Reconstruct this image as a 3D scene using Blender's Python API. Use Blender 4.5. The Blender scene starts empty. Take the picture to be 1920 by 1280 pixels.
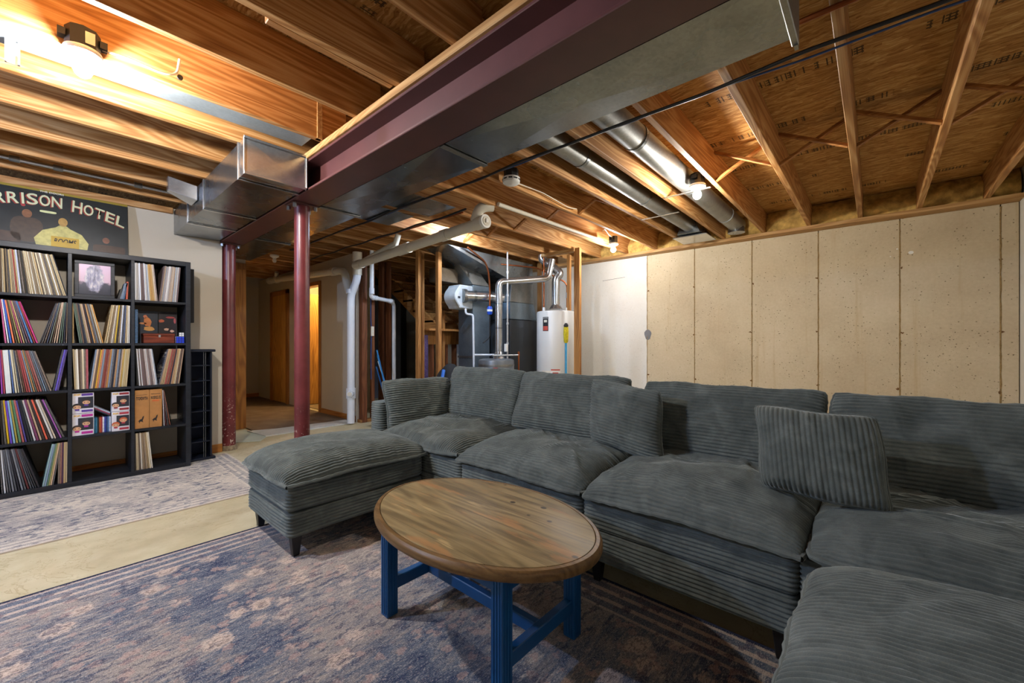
import bpy, bmesh, math, random
import numpy as np
from mathutils import Vector, Matrix
random.seed(7); np.random.seed(7)
SC = bpy.context.scene
COL = SC.collection

# ------------------------------------------------------------------ camera, world, exposure
YAW = math.atan2(680, 769)
cam_d = bpy.data.cameras.new('camera'); cam = bpy.data.objects.new('camera', cam_d); COL.objects.link(cam)
cam.location = (0, 0, 1.12); cam.rotation_euler = (math.pi/2, 0, YAW - math.pi/2)
cam_d.sensor_width = 36; cam_d.lens = 36*769/1920; cam_d.shift_y = 3/1920; cam_d.clip_start = .02
SC.camera = cam
W = bpy.data.worlds.new('world'); SC.world = W; W.use_nodes = True
W.node_tree.nodes['Background'].inputs[0].default_value = (.5, .6, .8, 1)
W.node_tree.nodes['Background'].inputs[1].default_value = .15
SC.view_settings.view_transform = 'Standard'; SC.view_settings.look = 'None'
SC.view_settings.gamma = 1; SC.view_settings.use_curve_mapping = False
SC.view_settings.exposure = 1.75
# bulb radiance: (position, strength, colour) used by the lamp builder further down
BULBS = {'a': ((.10, 2.585, 2.315), 860, (1, .97, .94)),
         'b': ((3.46, 1.07, 2.315), 520, (1, .94, .85)),
         'c': ((4.78, 2.50, 2.315), 300, (.97, .98, 1)),
         'd': ((-1.45, 3.22, 2.315), 1250, (.47, .63, 1.0)),   # added cool fill bulb, out of view on the left
         'e': ((3.40, 3.63, 2.48), 560, (.60, .76, 1.0)),    # added fill bulb hidden between the joists by the utility corner
         'f': ((3.33, 7.05, 2.20), 420, (1, .74, .40))}       # added unseen bulb for the lit room off the hall

# ------------------------------------------------------------------ node helpers
def lin(c):
    if isinstance(c, str):
        c = tuple(int(c[i:i+2], 16)/255 for i in (0, 2, 4))
    return tuple(v/12.92 if v <= .04045 else ((v+.055)/1.055)**2.4 for v in c[:3]) + (1,)

class NT:
    def __init__(s, name, rough=.6, metal=0., spec=.5):
        s.m = bpy.data.materials.new(name); s.m.use_nodes = True
        s.t = s.m.node_tree; s.t.nodes.clear()
        s.out = s.t.nodes.new('ShaderNodeOutputMaterial'); s.b = s.t.nodes.new('ShaderNodeBsdfPrincipled')
        s.t.links.new(s.b.outputs[0], s.out.inputs[0])
        s.b.inputs['Roughness'].default_value = rough; s.b.inputs['Metallic'].default_value = metal
        s.b.inputs['Specular IOR Level'].default_value = spec
    def n(s, ty): return s.t.nodes.new(ty)
    def set(s, sock, v):
        if hasattr(v, 'node'): s.t.links.new(v, sock)
        else: sock.default_value = v
    def pos(s): return s.n('ShaderNodeNewGeometry').outputs['Position']
    def obj(s): return s.n('ShaderNodeTexCoord').outputs['Object']
    def rnd(s): return s.n('ShaderNodeObjectInfo').outputs['Random']
    def sep(s, v):
        x = s.n('ShaderNodeSeparateXYZ'); s.set(x.inputs[0], v); return x.outputs
    def comb(s, x, y, z):
        c = s.n('ShaderNodeCombineXYZ')
        for i, v in enumerate((x, y, z)): s.set(c.inputs[i], v)
        return c.outputs[0]
    def vm(s, op, a, b):
        x = s.n('ShaderNodeVectorMath'); x.operation = op; s.set(x.inputs[0], a); s.set(x.inputs[1], b); return x.outputs[0]
    def ma(s, op, a, b=0., c=None, clamp=False):
        x = s.n('ShaderNodeMath'); x.operation = op; x.use_clamp = clamp; s.set(x.inputs[0], a); s.set(x.inputs[1], b)
        if c is not None: s.set(x.inputs[2], c)
        return x.outputs[0]
    def noise(s, v, scale=5, detail=4, rough=.55, dist=0.):
        x = s.n('ShaderNodeTexNoise'); s.set(x.inputs['Vector'], v); x.inputs['Scale'].default_value = scale
        x.inputs['Detail'].default_value = detail; x.inputs['Roughness'].default_value = rough; x.inputs['Distortion'].default_value = dist
        return x.outputs['Fac']
    def vor(s, v, scale=5, feat='F1', out='Distance', rand=1.):
        x = s.n('ShaderNodeTexVoronoi'); x.feature = feat; s.set(x.inputs['Vector'], v); x.inputs['Scale'].default_value = scale
        x.inputs['Randomness'].default_value = rand
        return x.outputs[out]
    def ramp(s, f, stops, interp='LINEAR'):
        x = s.n('ShaderNodeValToRGB'); x.color_ramp.interpolation = interp; s.set(x.inputs[0], f)
        e = x.color_ramp.elements
        while len(e) < len(stops): e.new(.5)
        for i, (p, c) in enumerate(stops):
            e[i].position = p; e[i].color = lin(c) if isinstance(c, str) else ((c, c, c, 1) if isinstance(c, (int, float)) else c)
        return x.outputs[0]
    def mix(s, f, a, b, mode='MIX'):
        x = s.n('ShaderNodeMix'); x.data_type = 'RGBA'; x.blend_type = mode; s.set(x.inputs[0], f)
        s.set(x.inputs[6], lin(a) if isinstance(a, str) else a); s.set(x.inputs[7], lin(b) if isinstance(b, str) else b)
        return x.outputs[2]
    def step(s, v, lo, hi):
        x = s.n('ShaderNodeMapRange'); x.interpolation_type = 'SMOOTHSTEP'; s.set(x.inputs[0], v)
        x.inputs[1].default_value = lo; x.inputs[2].default_value = hi; return x.outputs[0]
    def col(s, c): s.set(s.b.inputs['Base Color'], lin(c) if isinstance(c, str) else c)
    def rough(s, v): s.set(s.b.inputs['Roughness'], v)
    def bump(s, h, strength=.3, dist=.005):
        x = s.n('ShaderNodeBump'); x.inputs['Strength'].default_value = strength; x.inputs['Distance'].default_value = dist
        s.set(x.inputs['Height'], h); s.t.links.new(x.outputs[0], s.b.inputs['Normal'])

MAT = {}
def mat(name, c, rough=.6, metal=0., var=.12, scale=12, bump=0., spec=.5):
    """plain surface with a little tonal variation"""
    if name in MAT: return MAT[name]
    n = NT(name, rough, metal, spec); p = n.pos()
    f = n.noise(p, scale, 5)
    base = lin(c) if isinstance(c, str) else c
    dk = tuple(v*(1-var) for v in base[:3])+(1,); lt = tuple(min(1, v*(1+var)) for v in base[:3])+(1,)
    n.col(n.ramp(f, [(.3, dk), (.7, lt)]))
    if bump: n.bump(n.noise(p, scale*8, 3), bump, .003)
    MAT[name] = n.m; return n.m
def emit(name, c, strength):
    if name in MAT: return MAT[name]
    m = bpy.data.materials.new(name); m.use_nodes = True; t = m.node_tree; t.nodes.clear()
    o = t.nodes.new('ShaderNodeOutputMaterial'); e = t.nodes.new('ShaderNodeEmission')
    e.inputs[0].default_value = (*c[:3], 1); e.inputs[1].default_value = strength; t.links.new(e.outputs[0], o.inputs[0])
    MAT[name] = m; return m
def wood(name, dark, mid, light, axis=0, rough=.6, rings=26., across=16.):
    if name in MAT: return MAT[name]
    n = NT(name, rough, 0, .3)
    v = n.vm('ADD', n.pos(), n.vm('MULTIPLY', n.comb(n.rnd(), n.rnd(), n.rnd()), (17., 31., 23.)))
    sc = [across/3.]*3; sc[axis] = .40
    s2 = [across*11]*3; s2[axis] = 2.0
    a = n.noise(n.vm('MULTIPLY', v, tuple(sc)), 1, 2, .5, .35)
    ring = n.ma('SINE', n.ma('MULTIPLY', a, rings*4.4))
    fine = n.noise(n.vm('MULTIPLY', v, tuple(s2)), 1, 4, .6)
    f = n.ma('ADD', n.ma('MULTIPLY', ring, .13), n.ma('ADD', n.ma('MULTIPLY', fine, .50), .25))
    c = n.ramp(f, [(.22, dark), (.5, mid), (.8, light)])
    knot = n.vor(n.vm('MULTIPLY', v, tuple(x*.35 for x in sc)), 1.6)
    c = n.mix(n.ma('MULTIPLY', n.step(knot, .10, .03), .75), c, dark)
    tint = n.ramp(n.rnd(), [(0, (.80, .78, .76, 1)), (1, (1.08, 1.06, 1.02, 1))])
    n.col(n.mix(1., c, tint, 'MULTIPLY'))
    n.bump(f, .25, .002)
    MAT[name] = n.m; return n.m

# ------------------------------------------------------------------ objects
ORG = {}
def _setup(o, parent):
    COL.objects.link(o)
    if parent is not None: o.parent = parent
def thing(name, label, cat, loc=(0, 0, 0), group=None):
    o = bpy.data.objects.new(name, None); COL.objects.link(o); o.location = loc; o.empty_display_size = .05
    o['label'] = label; o['category'] = cat
    if group: o['group'] = group
    ORG[o.name] = Vector(loc); return o
def tag(o, label, cat, group=None):
    o['label'] = label; o['category'] = cat
    if group: o['group'] = group
    return o
def link_mesh(name, me, m, parent=None, plabel=None, kind=None):
    o = bpy.data.objects.new(name, me); _setup(o, parent)
    if m is not None and len(me.materials) == 0: me.materials.append(m)
    org = ORG.get(parent.name, Vector()) if parent is not None else Vector()
    if org.length > 0: me.transform(Matrix.Translation(-org))
    ORG[o.name] = org.copy()
    if plabel: o['label'] = plabel
    if kind: o['kind'] = kind
    return o

class MB:
    def __init__(s): s.v = []; s.f = []
    def add(s, vs, fs):
        b = len(s.v); s.v += [tuple(x) for x in vs]; s.f += [tuple(i+b for i in f) for f in fs]; return s
    def box(s, x0, x1, y0, y1, z0, z1):
        return s.add([(x0,y0,z0),(x1,y0,z0),(x1,y1,z0),(x0,y1,z0),(x0,y0,z1),(x1,y0,z1),(x1,y1,z1),(x0,y1,z1)],
                     [(0,3,2,1),(4,5,6,7),(0,1,5,4),(1,2,6,5),(2,3,7,6),(3,0,4,7)])
    def obox(s, c, a, b, n):
        """box from centre and three half-axis vectors"""
        c, a, b, n = map(Vector, (c, a, b, n))
        vs = [c-a-b-n, c+a-b-n, c+a+b-n, c-a+b-n, c-a-b+n, c+a-b+n, c+a+b+n, c-a+b+n]
        return s.add(vs, [(0,3,2,1),(4,5,6,7),(0,1,5,4),(1,2,6,5),(2,3,7,6),(3,0,4,7)])
    def bar(s, p, q, w, h, up=(0, 0, 1)):
        p, q = Vector(p), Vector(q); d = (q-p); L = d.length/2; d.normalize(); u = Vector(up)
        sd = d.cross(u)
        if sd.length < 1e-4: sd = d.cross(Vector((1, 0, 0)))
        sd.normalize(); u = sd.cross(d)
        return s.obox((p+q)/2, d*L, sd*w/2, u*h/2)
    def hexa(s, vs): return s.add(vs, [(0,3,2,1),(4,5,6,7),(0,1,5,4),(1,2,6,5),(2,3,7,6),(3,0,4,7)])
    def tube(s, path, r, n=12, cap=True):
        path = [Vector(p) for p in path]; m = len(path); rs = r if isinstance(r, (list, tuple)) else [r]*m
        t = []
        for i in range(m):
            d = (path[min(i+1, m-1)]-path[max(i-1, 0)]); t.append(d.normalized())
        ref = Vector((0, 0, 1)) if abs(t[0].z) < .9 else Vector((1, 0, 0))
        a = t[0].cross(ref).normalized(); vs = []
        for i in range(m):
            a = (a - t[i]*a.dot(t[i])); a.normalize(); b = t[i].cross(a)
            for k in range(n):
                th = 2*math.pi*k/n; vs.append(path[i]+(a*math.cos(th)+b*math.sin(th))*rs[i])
        fs = [(i*n+k, i*n+(k+1) % n, (i+1)*n+(k+1) % n, (i+1)*n+k) for i in range(m-1) for k in range(n)]
        if cap: fs += [tuple(range(n-1, -1, -1)), tuple((m-1)*n+k for k in range(n))]
        return s.add(vs, fs)
    def cyl(s, p, q, r, n=16, r2=None): return s.tube([p, q], [r, r if r2 is None else r2], n)
    def lathe(s, prof, c, n=24):
        """profile [(r,z)] turned about the vertical through c"""
        vs = [(c[0]+r*math.cos(2*math.pi*k/n), c[1]+r*math.sin(2*math.pi*k/n), c[2]+z) for r, z in prof for k in range(n)]
        m = len(prof)
        fs = [(i*n+k, i*n+(k+1) % n, (i+1)*n+(k+1) % n, (i+1)*n+k) for i in range(m-1) for k in range(n)]
        fs += [tuple(range(n-1, -1, -1)), tuple((m-1)*n+k for k in range(n))]
        return s.add(vs, fs)
    def prism(s, poly, d, o=(0, 0, 0)):
        """closed polygon (3-D points) pushed along d"""
        n = len(poly); p = [Vector(x) for x in poly]; d = Vector(d)
        return s.add([*p, *[x+d for x in p]], [tuple(range(n-1, -1, -1)), tuple(range(n, 2*n))] +
                     [(i, (i+1) % n, n+(i+1) % n, n+i) for i in range(n)])
    def mesh(s, name, bevel=0, smooth=False, segs=1):
        me = bpy.data.meshes.new(name); me.from_pydata(s.v, [], s.f)
        bm = bmesh.new(); bm.from_mesh(me); bmesh.ops.recalc_face_normals(bm, faces=bm.faces)
        if bevel:
            es = [e for e in bm.edges if len(e.link_faces) == 2 and e.calc_face_angle() > .5]
            bmesh.ops.bevel(bm, geom=es, offset=bevel, segments=segs, profile=.6, affect='EDGES', clamp_overlap=True)
        bm.to_mesh(me); bm.free()
        if smooth:
            me.polygons.foreach_set('use_smooth', [True]*len(me.polygons))
            try: me.set_sharp_from_angle(angle=math.radians(smooth if smooth > 1 else 40))
            except Exception: pass
        return me
    def build(s, name, m, parent=None, bevel=0, smooth=False, plabel=None, kind=None, segs=1):
        return link_mesh(name, s.mesh(name, bevel, smooth, segs), m, parent, plabel, kind)

def struct(name, mb, m, label=None, bevel=0, smooth=False):
    o = mb.build(name, m, None, bevel, smooth); o['kind'] = 'structure'
    if label: o['label'] = label
    return o
def arc(c, a, b, r, a0, a1, n=8):
    c, a, b = Vector(c), Vector(a), Vector(b)
    return [c+(a*math.cos(t)+b*math.sin(t))*r for t in [a0+(a1-a0)*i/n for i in range(n+1)]]
def rounded_path(pts, r, n=6):
    """polyline with filleted corners"""
    pts = [Vector(p) for p in pts]; out = [pts[0]]
    for i in range(1, len(pts)-1):
        p = pts[i]; d0 = (pts[i-1]-p); d1 = (pts[i+1]-p); k = min(r, d0.length*.49, d1.length*.49)
        a = p+d0.normalized()*k; b = p+d1.normalized()*k
        for j in range(n+1):
            t = j/n; out.append(a*(1-t)**2+p*2*t*(1-t)+b*t*t)
    out.append(pts[-1]); return out
def text_mesh(txt, size, bold=0., shear=0.):
    cu = bpy.data.curves.new('t', 'FONT'); cu.body = txt; cu.size = size; cu.offset = bold; cu.shear = shear; cu.resolution_u = 3
    o = bpy.data.objects.new('t', cu); COL.objects.link(o)
    dg = bpy.context.evaluated_depsgraph_get(); dg.update()
    me = bpy.data.meshes.new_from_object(o.evaluated_get(dg)); bpy.data.objects.remove(o); bpy.data.curves.remove(cu)
    return me
def put_text(name, txt, size, origin, right, up, m, parent, bold=0., shear=0., width=None, center=True, xs=1.):
    me = text_mesh(txt, size, bold, shear)
    x = [v.co.x for v in me.vertices]; y = [v.co.y for v in me.vertices]
    w = max(x)-min(x); k = xs if width is None else width/w
    cx = (max(x)+min(x))/2 if center else min(x); cy = (max(y)+min(y))/2 if center else 0
    R_, U_ = Vector(right).normalized(), Vector(up).normalized(); o = Vector(origin)
    for v in me.vertices: v.co = o + R_*((v.co.x-cx)*k) + U_*(v.co.y-cy)
    return link_mesh(name, me, m, parent)
# ------------------------------------------------------------------ materials of the place
JW = wood('joist_wood', '804f26', 'b07e48', 'd0aa78', 0)
JWY = wood('plate_wood', '8c6236', 'b98d58', 'd2ae7a', 1)
STUD = wood('stud_wood', '74492a', 'a5743f', 'c09058', 2)
STUDD = wood('old_stud_wood', '4d2a17', '75452a', '8a5838', 2)
OAK = wood('oak_trim', '6b3f16', 'a0662a', 'b87c38', 2)
OAKD = wood('oak_door', '8a5a20', 'c08a3c', 'd09c4c', 2)
BASEW = wood('oak_baseboard', '7a4a1c', 'a86c30', 'b8803c', 0)
BASEY = wood('oak_baseboard_side', '7a4a1c', 'a86c30', 'b8803c', 1)

def mk_osb():
    n = NT('strand_board', .75, 0, .2); p = n.pos()
    w = n.vm('ADD', p, n.vm('MULTIPLY', n.comb(n.noise(p, 9, 2), n.noise(n.vm('ADD', p, (9., 3., 1.)), 7, 2), 0.), (.05, .16, 0.)))
    c1 = n.vor(n.vm('MULTIPLY', w, (62., 13., 1.)), 1., 'F1', 'Color'); s1 = n.sep(c1)[0]
    c2 = n.vor(n.vm('MULTIPLY', w, (120., 26., 1.)), 1., 'F1', 'Color'); s2 = n.sep(c2)[1]
    f = n.ma('ADD', n.ma('ADD', n.ma('MULTIPLY', s1, .34), n.ma('MULTIPLY', s2, .30)), n.ma('MULTIPLY', n.noise(n.vm('MULTIPLY', w, (160., 20., 1.)), 1., 3), .36))
    c = n.ramp(f, [(.2, '8a5a2a'), (.42, 'a87a42'), (.62, 'be9052'), (.85, 'd8b47a')])
    # grade stamps: rows of illegible block marks running along the sheets
    x, y, z = n.sep(p)
    xm = n.ma('MODULO', n.ma('ADD', x, 20.0), .61)
    row = n.ma('MULTIPLY', n.step(xm, .20, .204), n.step(xm, .275, .271))
    cell = n.comb(n.ma('MULTIPLY', n.ma('FLOOR', n.ma('DIVIDE', x, .61)), 5.3), n.ma('FLOOR', n.ma('MULTIPLY', y, 48.)), 0.)
    wn = n.n('ShaderNodeTexWhiteNoise'); wn.noise_dimensions = '3D'; n.set(wn.inputs[0], cell); cv = wn.outputs[0]
    fy = n.ma('FRACT', n.ma('MULTIPLY', y, 48.)); fx_ = n.ma('FRACT', n.ma('DIVIDE', n.ma('SUBTRACT', xm, .20), .025))
    vbar = n.ma('MULTIPLY', n.step(fy, .12, .18), n.step(fy, .50, .44)); hbar = n.ma('MULTIPLY', n.step(fx_, .2, .3), n.step(fx_, .75, .65))
    g = n.ma('ADD', n.ma('MULTIPLY', vbar, n.step(cv, .25, .26)), n.ma('MULTIPLY', hbar, n.step(cv, .62, .63)), clamp=True)
    gate = n.step(n.noise(n.comb(n.ma('MULTIPLY', n.ma('FLOOR', n.ma('DIVIDE', x, .61)), 3.7), y, 0.), 2.6, 1), .45, .47)
    ink = n.ma('MULTIPLY', n.ma('MULTIPLY', row, gate), g)
    n.col(n.mix(n.ma('MULTIPLY', ink, .85), c, (.022, .016, .012, 1)))
    n.bump(f, .4, .002); MAT['osb'] = n.m; return n.m
OSB = mk_osb()

def mk_galv(name, c0, c1, rough, metal=.92):
    n = NT(name, rough, metal); p = n.pos()
    sp = n.sep(n.vor(p, 90., 'F1', 'Color'))[0]
    ns = n.noise(p, 2.5, 4)
    f = n.ma('ADD', n.ma('MULTIPLY', sp, .10), n.ma('MULTIPLY', ns, .90))
    n.col(n.ramp(f, [(.25, c0), (.7, c1)])); n.rough(n.ma('ADD', n.ma('MULTIPLY', n.noise(p, 4., 2), .16), rough-.06))
    n.bump(n.noise(p, 2.2, 1), .06, .02); return n.m
GALV = mk_galv('galvanised_sheet', '6c7276', '9ba1a5', .24)
GALVD = mk_galv('dull_galvanised', '6a6c6c', '9c9d9a', .42)
SHINY = mk_galv('bright_metal', '9a9c9e', 'd2d4d6', .2)

def mk_concrete(name, white=False):
    n = NT(name, .85, 0, .25); p = n.pos(); x, y, z = n.sep(p)
    big = n.noise(p, 1.3, 5, .6); fine = n.noise(p, 40., 4)
    c = n.ramp(n.ma('ADD', n.ma('MULTIPLY', big, .75), n.ma('MULTIPLY', fine, .25)),
               [(.3, 'd6d2c8'), (.7, 'e4e2dc')] if white else [(.3, 'b5a488'), (.5, 'c6b79a'), (.72, 'd4c6ac')])
    if not white:
        st = n.noise(n.comb(0., n.ma('MULTIPLY', y, 11.), n.ma('MULTIPLY', z, .55)), 1., 4, .65)
        c = n.mix(n.ma('MULTIPLY', n.step(st, .56, .78), .4), c, 'a88a58')
    d = n.vor(n.vm('MULTIPLY', p, (1., 1., 1.25)), 26.)
    rn = n.noise(p, 3.0, 3)
    pit = n.ma('MULTIPLY', n.step(d, .17, .10), n.step(rn, .40, .54))
    d2 = n.vor(n.vm('ADD', p, (5., 5., 5.)), 55.)
    pit2 = n.ma('MULTIPLY', n.step(d2, .18, .10), n.step(n.ma('ADD', rn, n.ma('MULTIPLY', z, -.08)), .40, .52))
    pit = n.ma('MULTIPLY', n.ma('MAXIMUM', pit, n.ma('MULTIPLY', pit2, .8)), .25 if white else .85)
    n.col(n.mix(pit, c, '5c4a30')); n.bump(n.ma('SUBTRACT', n.ma('MULTIPLY', fine, .3), pit), .5, .004); return n.m
CONC = mk_concrete('cast_concrete'); CONCW = mk_concrete('painted_concrete', True)

def mk_floor():
    n = NT('sealed_concrete_floor', .55, 0, .35); p = n.pos()
    a = n.noise(p, 1.1, 6, .62, .3); b = n.noise(p, 7., 5, .6); e = n.noise(n.vm('ADD', p, (4., 7., 0.)), 2.3, 5, .7, 1.2)
    c = n.ramp(n.ma('ADD', n.ma('MULTIPLY', a, .6), n.ma('MULTIPLY', b, .4)), [(.3, 'b3a680'), (.52, 'cabe9a'), (.72, 'dcd4b6')])
    crack = n.ma('ABSOLUTE', n.ma('SUBTRACT', e, .5))
    c = n.mix(n.ma('MULTIPLY', n.step(crack, .012, .0), .35), c, '8f7434')
    c = n.mix(n.ma('MULTIPLY', n.step(n.noise(p, 90., 2), .66, .72), .25), c, '6c5a34')
    n.col(c); n.bump(b, .08, .004); return n.m
def mk_carpet(name, c0, c1):
    n = NT(name, .95, 0, .1); p = n.pos()
    f = n.ma('ADD', n.ma('MULTIPLY', n.noise(p, 160., 3), .6), n.ma('MULTIPLY', n.noise(p, 5., 4), .4))
    n.col(n.ramp(f, [(.3, c0), (.7, c1)])); n.bump(n.noise(p, 220., 2), .6, .006); return n.m
WALLP = mat('beige_wall_paint', 'b9ae9c', .75, var=.03, scale=2, spec=.3)
WHITEP = mat('white_wall_paint', 'd6d2c6', .8, var=.05, scale=6, spec=.2)
DARKP = mat('dark_backing', '2c2622', .9, var=.2, scale=5)
RED = mat('red_oxide_steel', '563332', .42, .0, .14, 5)
REDC = None
def mk_redpaint():
    n = NT('red_column_paint', .36, 0, .5); p = n.pos(); x, y, z = n.sep(p)
    c = n.ramp(n.noise(p, 7., 4), [(.3, '5c2224'), (.7, '723032')])
    ch = n.ma('MULTIPLY', n.step(n.noise(p, 48., 2), .63, .68), n.step(z, .75, .1))
    n.col(n.mix(ch, c, 'cfc3b4')); return n.m
REDC = mk_redpaint()
BOLT = mat('bolt_zinc', 'b8bcc0', .3, .9, .1)
INSUL = mat('yellow_fibre_batt', 'c4a05c', .95, 0, .45, 14, .8, .1)
BLACK = mat('black_plastic', '15161a', .5, 0, .2)
CABLE = mat('black_cable', '14161c', .45)
BCABLE = mat('blue_cable', '24406e', .45)
WCABLE = mat('white_cable', 'd8d2c0', .5)
COPPER = mat('copper_pipe', 'a05a34', .32, .85, .15)
PVC = mat('white_pvc', 'cfcabb', .42, 0, .05, 4)
PVCS = mat('bluish_white_pvc', 'd8dee6', .4, 0, .04, 4)
WHITE = mat('white_enamel', 'e2e2de', .35, 0, .03)

# ------------------------------------------------------------------ setting
WX = 5.68; JB = 2.41; JT = 2.65
def jy(k): return .13 + .43*k
fl = struct('floor', MB().box(-2.6, 6.0, -1.2, 10.2, -.1, 0), mk_floor(), 'sealed tan concrete basement floor')
MB().box(1.72, 2.9, 5.72, 9.6, 0, .012).build('hall_carpet', mk_carpet('brown_hall_carpet', '5c4c40', '8a7866'), fl)
MB().box(3.0, 3.6, 6.62, 8.3, 0, .012).build('room_carpet', mk_carpet('tan_room_carpet', '8a7454', 'b09a74'), fl)

wr = struct('wall_right', MB().box(WX+.014, WX+.2, -1.16, 8.6, 0, 2.37), mat('concrete_joint', '5f5036', .9), 'cast concrete wall with form seams')
PY = [-.96, -.85, -.19, .47, 1.12, 1.79, 2.44]
for a, b in zip(PY, PY[1:]):
    MB().box(WX, WX+.02, a+.004, b-.004, 0, 2.37).build('panel', CONC, wr, bevel=.003)
MB().box(WX, WX+.02, 2.444, 8.5, 0, 2.37).build('painted_panel', CONCW, wr, bevel=.003)
# rusty form-tie scars along the seams, a ridge of squeezed-out cement on each seam
SCAR = mat('tie_scar', '6a4a26', .9, 0, .4, 60); RIDGE = mat('cement_ridge', '93794e', .95, 0, .3, 50, .6)
for y in PY[1:]:
    random.seed(int(y*100)+500)
    zs = np.arange(0.05, 2.36, .05)
    MB().tube([(WX+.003, y+random.uniform(-.003, .003), z) for z in zs], [random.uniform(.004, .0085) for _ in zs], 5).build('seam_ridge', RIDGE, wr)
    for z in (1.86, 1.24, .66):
        m = MB(); c = Vector((WX+.001, y+random.uniform(-.02, .02), z+random.uniform(-.02, .02)))
        pts = [c+Vector((-.002, math.cos(t)*random.uniform(.004, .022), math.sin(t)*random.uniform(.004, .016))) for t in [i*2*math.pi/11 for i in range(11)]]
        m.prism(pts, (.004, 0, 0)); m.build('tie_scar', SCAR, wr)
m = MB(); c = Vector((WX-.002, 2.43, 1.24))
m.prism([c+Vector((0, math.cos(t)*.05*(1+.15*math.sin(3*t)), math.sin(t)*.075)) for t in [i*2*math.pi/14 for i in range(14)]], (.006, 0, 0))
m.build('patch', mat('grey_patch', '77777a', .8), wr)
for (yy, zz, rr) in ((-.27, 2.02, .02), (-.17, 2.07, .008), (-.12, 2.0, .006)):
    MB().prism([(WX-.0015, yy+math.cos(t)*rr, zz+math.sin(t)*rr*.8) for t in [i*2*math.pi/9 for i in range(9)]], (.003, 0, 0)).build('paint_dab', WHITE, wr)
# drawn line on the painted stretch
MB().bar((WX-.001, 3.15, 2.08), (WX-.001, 2.78, 2.10), .002, .004).build('pencil_line', BLACK, wr)
MB().box(WX-.15, WX+.03, -.96, 8.5, 2.371, JB).build('sill_plate', JWY, wr, bevel=.002)

wb = struct('wall_back', MB().box(-2.6, 1.19, 5.05, 5.17, 0, JB), WALLP, 'beige painted wall behind the record shelf')
wn = struct('wall_near', MB().box(-2.6, WX+.2, -1.16, -.962, 0, JB+.3), WHITEP, 'pale painted wall at the right corner')
struct('wall_left', MB().box(-2.7, -2.6, -1.2, 5.17, 0, JB+.3), WALLP)
bbk = struct('baseboard_back', MB().box(-2.6, 1.19, 5.035, 5.05, 0, .085), BASEW, 'oak baseboard along the back wall', .003)
struct('wall_hall_left', MB().box(.9, 1.72, 6.2, 9.6, 0, JB).box(.9, 1.0, 5.17, 6.2, 0, JB), WALLP, 'beige hall wall end')
struct('wall_hall_right', MB().box(2.9, 3.0, 5.5, 6.7, 0, JB).box(2.9, 3.0, 6.7, 7.6, 2.06, JB).box(2.9, 3.0, 7.6, 9.6, 0, JB), WALLP, 'beige hall wall with a doorway')
struct('wall_hall_end', MB().box(.9, 6.0, 9.6, 9.7, 0, JT), WALLP)
struct('wall_side_room', MB().box(3.0, 3.6, 6.52, 6.6, 0, JB).box(3.6, 3.68, 6.52, 8.4, 0, JB).box(3.0, 3.6, 8.3, 8.4, 0, JB).box(3.0, 3.6, 6.6, 8.3, JB, JB+.02), mat('cream_wall', 'd8c8a4', .8, var=.03), 'walls of the lit side room')
struct('wall_stair_back', MB().box(3.68, 5.7, 8.4, 8.5, 0, JT), DARKP)
struct('baseboard_hall', MB().box(2.886, 2.9, 5.52, 6.66, 0, .085), BASEY, 'oak baseboard of the hall wall', .003)
struct('baseboard_hall_end', MB().box(1.72, 2.9, 9.586, 9.6, 0, .09), BASEW, None, .003)
# oak casings and doors
t1 = struct('trim_1', MB().box(1.60, 1.72, 6.175, 6.2, 0, 2.08), OAK, 'oak door casing at the hall corner', .004)
MB().box(1.545, 1.60, 6.165, 6.2, 0, 2.08).build('casing_strip', OAK, t1, bevel=.004)
MB().box(1.35, 1.72, 6.17, 6.2, 2.08, 2.16).build('head_casing', OAK, t1, bevel=.004)
t2 = struct('trim_2', MB().box(2.875, 2.9, 6.64, 6.7, 0, 2.06).box(2.875, 2.9, 7.6, 7.66, 0, 2.06).box(2.875, 2.9, 6.64, 7.66, 2.06, 2.12), OAK, 'oak casing of the lit doorway', .004)
struct('trim_3', MB().box(2.885, 3.005, 5.485, 5.5, 0, JB), WHITE, 'white edge bead at the end of the hall wall')
d1 = struct('door_1', MB().box(2.99, 3.58, 7.6, 7.635, .02, 2.0), OAKD, 'oak door standing open into the lit room', .003)
MB().lathe([(.0, 0), (.024, .004), (.03, .02), (.02, .035), (.01, .04), (.01, .06)], (3.5, 7.59, .95), 12).build('door_knob', BOLT, d1, smooth=True)
d2 = struct('door_2', MB().box(2.88, 2.9, 8.05, 8.75, .02, 2.02), OAKD, 'closed oak door at the end of the hall', .003)
for a, b, c, d in ((7.96, 8.05, 0, 2.1), (8.75, 8.84, 0, 2.1), (7.96, 8.84, 2.02, 2.1)):
    MB().box(2.865, 2.9, a, b, c, d).build('door_casing', OAK, d2, bevel=.004)

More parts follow.
